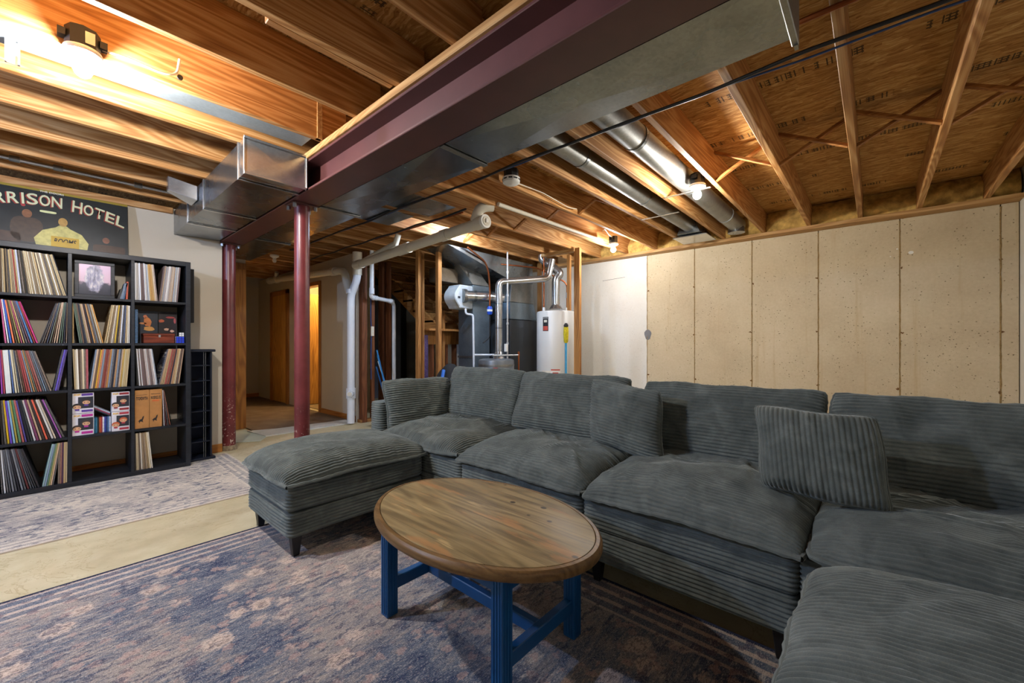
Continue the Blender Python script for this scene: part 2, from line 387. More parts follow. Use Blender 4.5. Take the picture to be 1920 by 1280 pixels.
# ------------------------------------------------------------------ ceiling: subfloor sheets, joists, bridging
ce = struct('ceiling', MB().box(-2.6, 6.0, -1.2, 9.7, JT+.02, JT+.05), DARKP, 'open ceiling of joists under strand board')
xs = [-2.6] + [3.23+1.22*i for i in range(-4, 3)] + [6.0]; ys = [-1.2, .6, 3.04, 5.48, 7.92, 9.7]
for i in range(len(xs)-1):
    for j in range(len(ys)-1):
        MB().box(xs[i]+.002, xs[i+1]-.002, ys[j]+.002, ys[j+1]-.002, JT+.001, JT+.022).build('subfloor_sheet', OSB, ce)
for k in range(-2, 12):
    MB().box(-2.6, 1.31, jy(k)-.082, jy(k)-.042, JB, JT).build('joist', JW, ce, bevel=.003)
for k in range(-2, 22):
    x1 = 5.64
    if k > 15: x1 = 3.6
    MB().box(1.22, x1, jy(k)-.04, jy(k), JB, JT).build('joist', JW, ce, bevel=.003)
MB().box(5.64, WX+.02, -1.1, 8.5, JB, JT).build('rim_joist', JWY, ce)
MB().box(-2.6, .79, 5.015, 5.05, 2.355, JB).build('ledger_board', JW, ce, bevel=.003)
BRW = wood('bridging_wood', '70401c', '9c6632', 'b9844a', 1)
for k in range(-2, 9):
    if k in (2, 3): continue
    a, b = jy(k), jy(k+1)-.04
    for dx, z0, z1 in ((0, JB+.012, JT-.02), (.045, JT-.02, JB+.012)):
        MB().bar((3.5+dx, a-.002, z0), (3.5+dx, b+.002, z1), .035, .02).build('cross_brace', BRW, ce, bevel=.002)
MB().box(.58, 1.15, jy(4)-.040, jy(4)-.002, JB+.001, JB+.04).build('furring_strip', JW, ce, bevel=.003)
# fibre batts stuffed on the sill, one per bay
def lump_box(x0, x1, y0, y1, z0, z1, amp, seed, n=(5, 12, 7)):
    rs = np.random.RandomState(seed); m = MB()
    def disp(p):
        q = sum(math.sin(p[0]*a+p[1]*b+p[2]*c+d)*e for a, b, c, d, e in W_)
        return q
    W_ = [(*rs.uniform(-38, 38, 3), rs.uniform(0, 6), rs.uniform(.3, 1)) for _ in range(7)]
    nx, ny, nz = n
    # front (-x) face bulges into the room, plus a flat bottom lip
    vs = []
    for i in range(nz+1):
        for j in range(ny+1):
            u, v = j/ny, i/nz
            y = y0+(y1-y0)*u; z = z0+(z1-z0)*v
            prof = .6*math.sin(math.pi*min(1, max(0, v*.9+.12)))+.5*(1-v)
            x = x0+(x1-x0)*(1-.55*prof) - 0 + amp*disp((x0, y, z))*.5
            vs.append((min(x, x1-.004), y, z))
    fs = [(i*(ny+1)+j, i*(ny+1)+j+1, (i+1)*(ny+1)+j+1, (i+1)*(ny+1)+j) for i in range(nz) for j in range(ny)]
    m.add(vs, fs)
    m.add([(x1, y0, z0), (x1, y1, z0), (x1, y1, z1), (x1, y0, z1)], [(0, 1, 2, 3)])
    return m
for k in range(-3, 8):
    lo = jy(k) if k > -3 else -.95
    lump_box(5.44, 5.64, lo+.002, jy(k+1)-.042, JB+.001, JT-.003, .022, 40+k).build('fibre_batt', INSUL, wr, smooth=80)

# ------------------------------------------------------------------ steel beam and posts
bt = thing('steel_beam', 'dark red steel I-beam carrying the ceiling joists', 'beam', (1.27, 2, 2.16))
MB().box(1.17, 1.37, -1.1, 5.2, 2.16, 2.175).build('bottom_flange', RED, bt, bevel=.003)
MB().box(1.17, 1.37, -1.1, 5.2, 2.355, 2.37).build('top_flange', RED, bt, bevel=.003)
MB().box(1.263, 1.277, -1.1, 5.2, 2.175, 2.355).build('web', RED, bt)
pl = MB().box(1.155, 1.375, -1.1, 5.2, 2.37, JB).build('plate_board', JWY, None, bevel=.004)
tag(pl, 'pale wooden plate board lying on top of the red beam', 'board')
def column(x, y, r, label):
    t = thing('steel_column', label, 'column', (x, y, 0))
    MB().tube([(x, y, .05), (x, y, 2.148)], r, 28).build('shaft', REDC, t, smooth=True)
    MB().box(x-.09, x+.09, y-.075, y+.075, 2.148, 2.16).build('cap_plate', RED, t, bevel=.002)
    for sx in (-1, 1):
        for sy in (-1, 1):
            MB().cyl((x+sx*.074, y+sy*.058, 2.118), (x+sx*.074, y+sy*.058, 2.148), .013, 6).build('bolt', BOLT, t)
    MB().lathe([(r+.012, 0), (r+.012, .03), (r+.004, .05), (r, .052)], (x, y, 0), 24).build('foot', mat('chipped_concrete', '8a7a62', .9, 0, .4, 40), t, smooth=True)
column(1.26, 5.09, .06, 'red steel column with chipped paint at the end of the beige wall')
column(1.27, 3.24, .053, 'red steel column rising behind the grey ottoman')

# ------------------------------------------------------------------ sheet-metal ducts
def crease_box(x0, x1, y0, y1, z0, z1, d=.010):
    """duct section whose bottom and sides are cross-broken"""
    m = MB(); c = [(x0,y0,z0),(x1,y0,z0),(x1,y1,z0),(x0,y1,z0),(x0,y0,z1),(x1,y0,z1),(x1,y1,z1),(x0,y1,z1)]
    mid = [((x0+x1)/2, (y0+y1)/2, z0-d), (x0-d*.7, (y0+y1)/2, (z0+z1)/2), ((x0+x1)/2, y0-d*.6, (z0+z1)/2)]
    m.add(c+mid, [(0,8,1),(1,8,2),(2,8,3),(3,8,0),(4,5,6,7),(0,9,3),(3,9,7),(7,9,4),(4,9,0),(1,2,6,5),(2,3,7,6),(0,1,10),(1,5,10),(5,4,10),(4,0,10)])
    return m
mdt = thing('main_duct', 'long galvanised supply duct beside the red beam', 'duct', (1.56, 3, 2.165))
sec = [.22, 1.73, 3.22, 4.7, 6.0]
for a, b in zip(sec, sec[1:]):
    crease_box(1.395, 1.715, a+.002, b-.002, 2.178, 2.40).build('duct_section', GALV, mdt)
for a in sec[1:-1]:
    MB().box(1.388, 1.722, a-.016, a+.016, 2.168, 2.174).box(1.716, 1.722, a-.016, a+.016, 2.17, 2.4).build('drive_cleat', GALVD, mdt)
MB().box(1.385, 1.728, .196, .218, 2.155, 2.405).build('end_cap', GALVD, mdt, bevel=.003)
MB().bar((1.73, .205, 2.15), (1.73, .205, 2.41), .012, .03).build('end_flange', GALVD, mdt)
ldt = thing('branch_duct', 'short rectangular galvanised duct ending beside the red beam', 'duct', (.98, 3.9, 2.16))
for a, b in ((2.89, 3.02), (3.025, 3.9), (3.905, 4.45), (4.455, 5.045)):
    crease_box(.80, 1.155, a, b, 2.165, 2.385, .007).build('duct_section', GALV if a > 2.9 else SHINY, ldt)
for y in (3.022, 3.9, 4.45):
    MB().box(.792, .80, y-.012, y+.012, 2.16, 2.39).box(.792, 1.16, y-.012, y+.012, 2.153, 2.16).build('drive_cleat', SHINY, ldt, bevel=.002)
MB().box(.79, .80, 2.885, 2.91, 2.155, 2.39).box(.79, 1.165, 2.878, 2.886, 2.155, 2.17).box(.79, 1.165, 2.878, 2.886, 2.375, 2.39).box(1.155, 1.165, 2.878, 2.9, 2.155, 2.39).build('end_flange', SHINY, ldt, bevel=.002)
m = MB(); m.hexa([(.62, 4.14, 2.32), (.792, 4.06, 2.26), (.792, 4.26, 2.26), (.62, 4.20, 2.32), (.62, 4.14, 2.43), (.792, 4.06, 2.375), (.792, 4.26, 2.375), (.62, 4.20, 2.43)])
m.build('takeoff_boot', SHINY, ldt, bevel=.004)
jd = thing('joist_bay_duct', 'flat blue-grey metal duct running in the bay beside the ceiling bulb', 'duct', (0, 2.77, 2.44))
MB().box(-1.6, 1.12, 2.635, 2.86, 2.43, 2.64).build('duct_body', mk_galv('bay_duct_sheet', '8a949a', 'b4bec4', .4, .6), jd, bevel=.003)
MB().box(1.12, 1.15, 2.62, 2.66, JB, 2.64).build('end_block', JWY, jd)
def round_duct(y, x0, x1, r, label, straps):
    z = 2.50; t = thing('round_duct', label, 'duct', ((x0+x1)/2, y, z-r))
    MB().tube([(x0, y, z), (x1, y, z)], r, 28).build('pipe', GALVD, t, smooth=True)
    for x in np.arange(x0+.6, x1-.3, 1.1):
        MB().tube([(x, y, z), (x+.03, y, z)], r+.004, 28).build('joint_band', GALV, t, smooth=True)
    for x in straps:
        MB().box(x-.012, x+.012, y-.19, y+.19, JB-.006, JB-.002).build('strap', SHINY, t)
    return t
r1 = round_duct(1.205, 2.0, 5.36, .085, 'round metal duct running past the bulb by the concrete wall', (3.62,))
r2 = round_duct(1.63, 2.0, 5.0, .075, 'round metal duct ending in a flat register boot', (4.1,))
MB().lathe([(.09, 0), (.088, .03), (.086, .06)], (5.30, 1.205, 2.40), 20).build('elbow_collar', GALV, r1, smooth=True)
m = MB(); m.hexa([(4.95, 1.50, 2.40), (5.33, 1.46, 2.385), (5.33, 1.80, 2.385), (4.95, 1.76, 2.40), (4.95, 1.56, 2.57), (5.33, 1.50, 2.45), (5.33, 1.76, 2.45), (4.95, 1.70, 2.57)])
m.build('register_boot', GALV, r2, bevel=.004)
MB().box(4.98, 5.36, 1.44, 1.82, 2.372, 2.384).build('boot_flange', SHINY, r2, bevel=.002)

for i, (ya, yb, lab) in enumerate(((2.98, 3.40, 'flat metal panning sheet under the joists, nearer of the two'), (3.50, 3.98, 'flat metal panning sheet under the joists, farther of the two'))):
    o = MB().box(1.80, 2.56-.1*i, ya, yb, JB-.006, JB-.002).build('panning_sheet', GALV, None); tag(o, lab, 'duct')
# ------------------------------------------------------------------ lamps
def bulb_lamp(key, label, wall_y=None, shade=True):
    (x, y, z), s, c = BULBS[key]
    t = thing('ceiling_bulb', label, 'lamp', (x, y, z-.05), None)
    MB().lathe([(.0, .075), (.052, .075), (.056, .082), (.056, .16), (.05, .165), (0, .165)], (x, y, z), 8).build('junction_box', BLACK, t)
    [MB().box(x+q-.012, x+q+.012, y-.02, y+.02, z+.11, z+.14).build('mounting_ear', BLACK, t) for q in (-.064, .064)]
    MB().lathe([(.018, .028), (.026, .034), (.030, .045), (.060, .058), (.064, .068), (.060, .078), (0, .079)], (x, y, z), 28).build('porcelain_base', WHITE, t, smooth=True)
    prof = [(0.002, -.038), (.014, -.035), (.025, -.025), (.031, -.010), (.031, .004), (.025, .018), (.016, .028), (.013, .034)]
    MB().lathe(prof, (x, y, z), 20).build('bulb', emit('bulb_glow_'+key, c, s), t, smooth=True)
    return t
la = bulb_lamp('a', 'lit bare bulb on a black box above the record shelf')
MB().box(.105, .135, 2.5285, 2.531, 2.405, 2.455).build('label_sticker', PVC, la)
bulb_lamp('b', 'lit bare bulb between joists near the concrete wall')
bulb_lamp('c', 'lit bare bulb in front of the white painted wall')
bulb_lamp('d', 'added cool fill bulb out of view at the left of the ceiling')
bulb_lamp('e', 'added fill bulb hidden between joists near the furnace')
bulb_lamp('f', 'added unseen warm bulb in the side room')

t = thing('smoke_alarm', 'round white smoke alarm on a black box under the joists', 'smoke alarm', (2.40, 2.13, 2.36))
MB().lathe([(0, .05), (.058, .05), (.058, .115), (0, .115)], (2.40, 2.13, 2.36), 8).build('junction_box', BLACK, t)
MB().lathe([(.0, 0), (.05, .002), (.066, .012), (.068, .024), (.068, .05), (0, .05)], (2.40, 2.13, 2.36), 32).build('alarm_body', WHITE, t, smooth=True)
for i in range(10):
    a = i*2*math.pi/10
    MB().obox((2.40+.0685*math.cos(a), 2.13+.0685*math.sin(a), 2.392), (-.014*math.sin(a), .014*math.cos(a), 0), (0, 0, .005), (.001*math.cos(a), .001*math.sin(a), 0)).build('vent_slot', BLACK, t)

# unlit fixture in the hall
t = thing('hall_fixture', 'small unlit white lampholder on the hall ceiling', 'lamp', (2.2, 6.6, 2.36))
MB().lathe([(.02, 0), (.03, .01), (.06, .03), (.06, .05)], (2.2, 6.6, 2.36), 20).build('porcelain_base', WHITE, t, smooth=True)
MB().lathe([(0, -.06), (.02, -.055), (.03, -.03), (.02, 0)], (2.2, 6.6, 2.36), 14).build('bulb', WHITE, t, smooth=True)

# ------------------------------------------------------------------ cables and strap
def cable(name, pts, r, m, label, cat='cable', rad=.05):
    o = MB().tube(rounded_path(pts, rad), r, 8).build(name, m, None, smooth=True); return tag(o, label, cat)
yy = np.linspace(-1.0, 6.0, 18)
cable('cable', [(2.20+.012*math.sin(i*1.7), y, JB-.012-(.004 if i % 2 else .014)) for i, y in enumerate(yy)], .009, CABLE, 'thick black cable strung under the joists beside the duct')
cable('cable', [(2.30-.02*i if i < 5 else 2.215, y, JB-.010-(.012 if i % 2 else .002)) for i, y in enumerate(yy)], .005, BCABLE, 'thin blue cable strung beside the black cable')
cable('cable', [(1.78+.01*math.sin(i*2.1), y, JB-.014-(.02 if i % 2 else 0)) for i, y in enumerate(np.linspace(2.2, 6.4, 12))], .008, CABLE, 'dark cable bundle along the duct above the column')
cable('cable', [(2.62, y, JB-.02-(.015 if i % 2 else 0)) for i, y in enumerate(np.linspace(2.9, 6.4, 10))], .010, CABLE, 'black cable above the long white drain pipe')
cable('copper_pipe', [(1.98, -1.0, JB-.014), (1.98, 2.4, JB-.014)], .011, COPPER, 'copper pipe under the joists by the duct end', 'pipe')
cable('copper_pipe', [(2.67, 3.0, JB-.02), (2.67, 4.6, JB-.012)], .009, COPPER, 'copper pipe clipped beside the black cable', 'pipe')
cable('wire', [(.16, 2.585, 2.43), (.25, 2.575, 2.43), (.36, 2.575, 2.42), (.42, 2.573, 2.44), (.43, 2.57, 2.52)], .006, WCABLE, 'white wire looping from the bulb box to a joist hole', 'cable', .03)
MB().tube([(.431, 2.563, 2.43), (.431, 2.572, 2.43)], .012, 12).build('hole_grommet', BLACK, ce)
cable('wire', [(.40, 1.83-.085, 2.60), (.42, 1.83-.085, 2.46), (.40, 1.83-.09, 2.43), (.43, 1.83-.085, 2.56)], .005, WCABLE, 'white wire loop hanging on a dark joist face', 'cable', .03)
cable('wire', [(2.46, 2.2, 2.43), (2.9, 2.2, 2.45), (3.3, 2.2, 2.42), (3.45, 2.2, 2.44)], .004, WCABLE, 'thin white wire running from the smoke alarm', 'cable', .05)
cable('wire', [(4.78, 2.50, 2.47), (4.60, 2.46, 2.45), (4.45, 2.44, 2.50), (4.36, 2.42, 2.45)], .005, WCABLE, 'white wire curling from the bulb box at the white wall', 'cable', .05)
bk = thing('metal_bracket', 'small galvanised strap bracket hanging near the left bulb', 'bracket', (-.17, 2.86, 2.3))
MB().box(-.12, -.085, 2.80, 2.806, 2.33, 2.47).build('plate', SHINY, bk, bevel=.001)
MB().box(-.124, -.118, 2.79, 2.806, 2.33, 2.47).box(-.087, -.081, 2.79, 2.806, 2.33, 2.47).build('flange', SHINY, bk)
# conduit above the poster
t = thing('conduit', 'thin galvanised conduit along the last joist above the poster', 'pipe', (0, 4.62, 2.43))
MB().cyl((-1.2, 4.62, 2.44), (.83, 4.62, 2.44), .016, 14).build('pipe', SHINY, t, smooth=True)
for x in (-.16, .05, .5): MB().cyl((x-.025, 4.62, 2.44), (x+.025, 4.62, 2.44), .022, 14).build('coupling', GALVD, t, smooth=True)

# ------------------------------------------------------------------ drain pipes
dp = thing('drain_pipe', 'white plastic drain stack with a long sloping branch under the ceiling', 'pipe', (2.78, 5.4, 0))
A_, B_ = Vector((2.70, 2.72, 2.255)), Vector((2.745, 5.25, 2.165))
dv = (B_-A_).normalized()
MB().tube([A_, B_], .052, 24).build('branch', PVC, dp, smooth=True)
for q, L, r in ((0.02, .10, .060), (.55, .10, .060), (1.25, .22, .061), (2.35, .12, .060)):
    MB().tube([A_+dv*q, A_+dv*(q+L)], r, 24).build('coupling', PVC, dp, smooth=True)
MB().tube([A_-dv*.012, A_+dv*.02], .064, 24).build('cleanout_ring', WHITE, dp, smooth=True)
MB().tube([A_-dv*.018, A_-dv*.004], .044, 20).build('cleanout_cap', PVC, dp, smooth=True)
MB().obox(A_-dv*.024, (.016, 0, 0), (0, 0, .020), dv*.008).build('cap_square', WHITE, dp, bevel=.002)
e = A_+dv*.10
MB().tube(rounded_path([e+Vector((0, .04, .03)), e+Vector((-.005, -.02, .13)), e+Vector((.03, -.06, .16)), e+Vector((.10, -.10, .17))], .07), .050, 20).build('wye_arm', PVC, dp, smooth=True)
MB().tube([(2.80, 2.65, 2.425), (4.7, 2.62, 2.435)], .020, 18).build('upper_branch', PVC, dp, smooth=True)
MB().tube([(2.744, 5.0, 2.20), (2.73, 4.25, 2.30), (2.73, 4.2, 2.40)], .035, 16).build('vent_arm', PVC, dp, smooth=True)
MB().tube(rounded_path([(2.80, 5.30, 2.32), (2.80, 5.30, 2.0), (2.76, 5.40, 1.78), (2.76, 5.40, .02)], .08), .050, 24).build('stack', PVCS, dp, smooth=True)
for z0, z1, r in ((2.05, 2.20, .06), (1.80, 1.86, .061), (.36, .50, .062), (2.24, 2.36, .062)):
    x, y = (2.80, 5.30) if z0 > 2 else (2.76, 5.40)
    MB().tube([(x, y, z0), (x, y, z1)], r, 24).build('coupling', PVC if z0 > 2 else PVCS, dp, smooth=True)
MB().tube([(2.745, 5.36, .43), (2.70, 5.315, .43)], .042, 18).build('cleanout', PVCS, dp, smooth=True)
MB().tube([(2.70, 5.315, .43), (2.690, 5.305, .43)], .030, 8).build('cleanout_plug', PVC, dp)
hp = thing('hall_drain_pipe', 'white plastic pipe running high along the hall wall', 'pipe', (2.77, 7, 2.2))
MB().tube(rounded_path([(2.76, 5.44, 1.82), (2.76, 5.52, 1.95), (2.76, 5.58, 2.12), (2.76, 5.75, 2.155), (2.76, 8.5, 2.29)], .09), .050, 20).build('run', PVC, hp, smooth=True)
for y in (5.85, 8.1, 8.42): MB().tube([(2.76, y, 2.155+(y-5.75)*.049), (2.76, y+.12, 2.16+(y-5.75)*.049)], .060, 20).build('coupling', PVC, hp, smooth=True)
MB().tube([(2.76, 8.2, 2.28), (2.74, 8.1, 2.40)], .035, 14).build('arm', PVC, hp, smooth=True)
sp = thing('small_drain_pipe', 'thin white plastic pipe bending round between the studs', 'pipe', (2.98, 5.2, 1.7))
MB().tube(rounded_path([(2.97, 5.22, 2.40), (2.97, 5.22, 1.86), (2.97, 5.25, 1.76), (3.40, 5.42, 1.745), (3.46, 5.44, 1.70), (3.46, 5.44, .05)], .05), .028, 16).build('run', PVCS, sp, smooth=True)
for p, q in (((2.97, 5.22, 1.80), (2.97, 5.22, 1.88)), ((3.02, 5.27, 1.758), (3.09, 5.297, 1.756)), ((3.36, 5.404, 1.747), (3.43, 5.43, 1.745))):
    MB().tube([p, q], .035, 16).build('coupling', PVCS, sp, smooth=True)

# ------------------------------------------------------------------ stud framing and stair
def stud(x, y, label, m=STUD, w=.04, d=.09, z0=0., z1=JB, along='x'):
    hx, hy = (d/2, w/2) if along == 'x' else (w/2, d/2)
    o = MB().box(x-hx, x+hx, y-hy, y+hy, z0, z1).build('wall_stud', m, None, bevel=.003); return tag(o, label, 'stud')
stud(2.955, 5.43, 'dark wooden stud at the end of the hall wall beside the white stack', STUDD, .10, .075)
stud(3.115, 5.46, 'dark wooden stud with a switch box beside the hall wall end', STUDD, .05, .05)
MB().box(2.90, 3.12, 5.385, 5.50, 0, .04).build('wall_stud_sill', STUD, None, bevel=.003)
tag(bpy.data.objects['wall_stud_sill'], 'short wooden sill block under the dark studs', 'board')
stud(3.60, 5.83, 'reddish stud behind the bent white pipe', STUDD, .05, .09)
stud(3.50, 5.86, 'dark stud next to the reddish stud under the stair', STUDD, .04, .09)
stud(3.43, 4.78, 'pale stud standing left of its twin below the stair', STUD, .07, .05)
stud(3.55, 4.86, 'pale stud half hidden behind its neighbour below the stair', STUD, .05, .05)
stud(3.46, 4.37, 'pale stud nearest to the white humidifier', STUD, .06, .06)
stud(4.76, 3.02, 'pale end stud between the water heater and the white wall', STUD, .09, .05)
stud(5.05, 3.35, 'stud behind the vent pipe of the white water heater', STUD, .05, .05)
stud(5.25, 4.05, 'stud behind the silver flue pipe', STUD, .06, .05)
stud(3.98, 4.92, 'stud in front of the blue-grey return duct', STUD, .04, .05, 0, 1.62)
o = MB().box(4.72, 4.80, 3.05, 3.62, JB-.045, JB-.001).build('header_board', JWY, None, bevel=.003); tag(o, 'short wooden header over the water heater', 'board')
bx = thing('switch_box', 'small cream switch box on the dark stud', 'switch', (3.09, 5.41, 1.24))
MB().box(3.07, 3.115, 5.405, 5.43, 1.22, 1.36).build('cover', PVC, bx, bevel=.004)
MB().box(3.088, 3.098, 5.40, 5.406, 1.28, 1.30).build('toggle', WHITE, bx)
cable('wire', [(3.07, 5.42, 2.0), (3.065, 5.415, 1.5), (3.07, 5.41, 1.36)], .007, BCABLE, 'blue wire coming down to the switch box')
cable('wire', [(3.07, 5.41, 1.22), (3.065, 5.41, .9), (3.075, 5.42, .6)], .007, BCABLE, 'blue wire hanging under the switch box')

STAIR = wood('stair_wood', '7e4c22', 'b07a42', 'c89458', 1)
st = thing('stair', 'underside of a wooden staircase seen through the studs', 'stairs', (4.3, 5.8, 0))
sl = .67
def sz(y, off=0): return 1.30 + (y-5.1)*sl + off
for x in (3.98, 4.38, 4.80):
    y0, y1 = 5.05, 6.95
    MB().prism([(x-.02, y0, sz(y0, -.12)), (x-.02, y1, sz(y1, -.12)), (x-.02, y1, sz(y1, .14)), (x-.02, y0, sz(y0, .14))], (.04, 0, 0)).build('stringer', STAIR, st, bevel=.003)
for i in range(7):
    y = 5.12+i*.27
    MB().box(3.96, 4.82, y-.005, y+.29, sz(y, .13), sz(y, .165)).build('tread', STAIR, st, bevel=.003)
    MB().box(3.96, 4.82, y+.27, y+.288, sz(y, .165), sz(y, .30)).build('riser', STAIR, st)
MB().box(3.60, 4.4, 5.0, 5.04, 1.10, 1.30).build('landing_beam', STUD, st, bevel=.003)
MB().box(3.60, 4.8, 4.75, 5.05, 1.30, 1.33).build('landing_deck', STAIR, st)
for x in (3.85, 4.12, 4.3): MB().box(x-.02, x+.02, 5.0, 5.08, 0, 1.1).build('landing_post', STUDD, st)
o = MB().box(3.7, 5.0, 7.6, 7.62, 0, 2.3).build('storage_sheet', mat('dark_grey_sheet', '5a5c66', .5, 0, .25, 3), None); tag(o, 'dark grey sheet standing behind the stair studs', 'panel')
o = MB().obox((3.62, 4.90, .62), (.06, 0, 0), (0, .012, 0), (0, 0, .62)).build('wrapped_board', mat('foil_wrap', '5a4a78', .35, .3, .6, 60), None, bevel=.006); tag(o, 'narrow board in blue and red printed wrap behind a stud', 'board')
tb = thing('tube_bundle', 'bundle of bright blue slats leaning in the stud bay', 'slats', (3.2, 5.3, 0))
for i, (c, dx) in enumerate((('2f7fc0', 0), ('3b8fd0', .025), ('d4dae0', .05), ('1c4f86', -.02))):
    MB().bar((3.24+dx, 5.12-dx*.6, .02), (3.13+dx*.3, 5.36-dx*.2, 1.02-.08*i), .022, .012).build('slat', mat('slat_%d' % i, c, .4), tb, bevel=.002)
o = MB().lathe([(.07, 0), (.08, .02), (.085, .22), (.078, .225), (.07, .05), (0, .04)], (2.98, 4.95, 0), 20).build('waste_bin', BLACK, None, smooth=True); tag(o, 'small black bin on the floor beside the studs', 'bin')
# black folded bag behind the corner cushion
bg = thing('storage_bag', 'black soft bag with painted blue light behind the sofa corner', 'bag', (3.2, 3.9, 0))
m = MB(); m.lathe([(.22, 0), (.26, .1), (.27, .4), (.23, .62), (.13, .78), (.05, .86), (0, .87)], (3.27, 3.90, 0), 18); m.build('body', mat('black_cloth', '17181c', .85, 0, .3, 20), bg, smooth=True)
MB().tube(rounded_path([(3.03, 3.78, .2), (3.01, 3.76, .62), (3.10, 3.82, .80)], .1), .02, 8).build('strap', mat('blue_light_paint', '2f6fd0', .5), bg, smooth=True)  # blue band whose colour stands for the blue light on the bag

# ------------------------------------------------------------------ furnace corner
BLUEG = mk_galv('blue_grey_sheet', '5c6a78', '8898a4', .35, .75); DKG = mat('dark_grey_enamel', '3c4148', .45, .2, .15, 3)
fu = thing('furnace', 'tall dark grey furnace cabinet behind the silver flue', 'furnace', (4.95, 4.45, 0))
MB().box(4.62, 5.28, 4.12, 4.78, .05, 1.48).build('cabinet', DKG, fu, bevel=.01)
MB().box(4.612, 4.62, 4.16, 4.74, .15, .80).build('lower_door', DKG, fu, bevel=.004)
MB().box(4.612, 4.62, 4.16, 4.74, .83, 1.42).build('upper_door', DKG, fu, bevel=.004)
MB().hexa([(4.62, 4.12, 1.485), (5.28, 4.12, 1.485), (5.28, 4.78, 1.485), (4.62, 4.78, 1.485), (4.66, 4.16, 1.75), (5.24, 4.16, 1.75), (5.24, 4.74, 1.75), (4.66, 4.74, 1.75)]).build('coil_case', BLUEG, fu, bevel=.004)
MB().hexa([(4.66, 4.16, 1.752), (5.24, 4.16, 1.752), (5.24, 4.74, 1.752), (4.66, 4.74, 1.752), (4.72, 4.18, 2.08), (5.24, 4.18, 2.08), (5.24, 4.74, 2.08), (4.72, 4.74, 2.08)]).build('plenum', GALVD, fu, bevel=.004)
MB().hexa([(4.68, 4.18, 2.085), (5.24, 4.18, 2.085), (5.24, 4.74, 2.085), (4.68, 4.74, 2.085), (3.30, 4.0, 2.36), (5.24, 4.18, 2.40), (5.24, 4.74, 2.40), (3.30, 4.45, 2.36)]).build('sloping_trunk', GALV, fu, bevel=.003)
rd = thing('return_duct', 'tall blue-grey return duct carrying the white humidifier', 'duct', (4.33, 4.6, 0))
MB().box(4.15, 4.50, 4.44, 4.76, .02, 1.98).build('drop', BLUEG, rd, bevel=.003)
MB().hexa([(4.15, 4.44, 1.985), (4.50, 4.44, 1.985), (4.50, 4.76, 1.985), (4.15, 4.76, 1.985), (3.78, 4.46, 2.36), (4.10, 4.46, 2.38), (4.10, 4.76, 2.38), (3.78, 4.76, 2.36)]).build('elbow', GALVD, rd, bevel=.003)
MB().box(3.66, 4.0, 4.60, 4.84, 2.0, 2.20).build('side_box', mk_galv('rusty_galvanised', '5e5448', '8c8070', .5), rd, bevel=.004)
MB().box(4.142, 4.15, 4.43, 4.77, .9, .93).build('cleat', GALVD, rd)
hu = thing('humidifier', 'white curved humidifier mounted on the return duct', 'humidifier', (3.98, 4.5, 1.62))
m = MB(); N_ = 14
m.prism([(4.15, 4.44, 1.62), (3.90, 4.44, 1.62), *[(3.94-.11*math.sin(math.pi*i/N_)-.02, 4.44, 1.62+.34*i/N_) for i in range(1, N_)], (3.90, 4.44, 1.96), (4.15, 4.44, 1.96)], (0, .26, 0)); m.build('housing', mat('humidifier_white', 'c4ccd0', .4), hu, bevel=.012)
MB().box(3.86, 3.90, 4.433, 4.44, 1.76, 1.79).build('badge', DKG, hu)
MB().tube(rounded_path([(3.97, 4.40, 1.80), (4.25, 4.26, 1.80), (4.52, 4.20, 1.80)], .1), .075, 22).build('bypass_pipe', SHINY, hu, smooth=True)
for p, q in (((4.08, 4.345, 1.80), (4.11, 4.33, 1.80)), ((4.30, 4.25, 1.80), (4.33, 4.243, 1.80))): MB().tube([p, q], .080, 22).build('pipe_band', GALV, hu, smooth=True)
MB().tube([(3.99, 4.42, 1.80), (3.94, 4.435, 1.80)], .10, 22).build('collar', GALVD, hu, smooth=True)
MB().tube(rounded_path([(3.98, 4.41, 1.62), (3.98, 4.41, 1.54), (4.08, 4.36, 1.53), (4.10, 4.35, .03)], .04), .016, 12).build('drain_tube', PVCS, hu, smooth=True)
MB().tube([(4.10, 4.35, .95), (4.28, 4.10, .95)], .014, 12).build('drain_branch', PVCS, hu, smooth=True)
# short grey water heater with flue
gw = thing('grey_water_heater', 'short grey cylinder heater with a tall silver flue', 'water heater', (4.29, 4.0, 0))
GX, GY = 4.17, 3.98
MB().lathe([(.24, .03), (.25, .05), (.25, .86), (.245, .885), (.20, .90), (0, .905)], (GX, GY, 0), 32).build('tank', mat('grey_enamel', '70767c', .35, .3, .06, 3), gw, smooth=True)
MB().lathe([(.252, .80), (.253, .815), (.252, .83)], (GX, GY, 0), 32).build('rim_band', GALVD, gw, smooth=True)
MB().obox((GX-.19, GY-.165, .76), (.02, -.023, 0), (0, 0, .03), (-.002, -.0018, 0)).build('red_badge', mat('badge_red', 'b04040', .4), gw)
MB().lathe([(.085, .905), (.055, .99), (.05, 1.0)], (GX+.03, GY-.02, 0), 20).build('draft_hood', SHINY, gw, smooth=True)
fx, fy = GX+.03, GY-.02
MB().tube(rounded_path([(fx, fy, .99), (fx, fy, 1.98), (fx+.62, fy-.40, 2.06), (fx+.66, fy-.44, 2.34)], .07), .050, 22).build('flue', SHINY, gw, smooth=True)
for z in (1.32, 1.66): MB().tube([(fx, fy, z), (fx, fy, z+.02)], .053, 22).build('flue_band', GALV, gw, smooth=True)
MB().tube([(fx+.08, fy-.09, .905), (fx+.08, fy-.09, 1.04), (fx+.08, fy-.09, 2.40)], .013, 12).build('gas_riser', mat('grey_pipe', 'a8a8a6', .4, .6), gw, smooth=True)
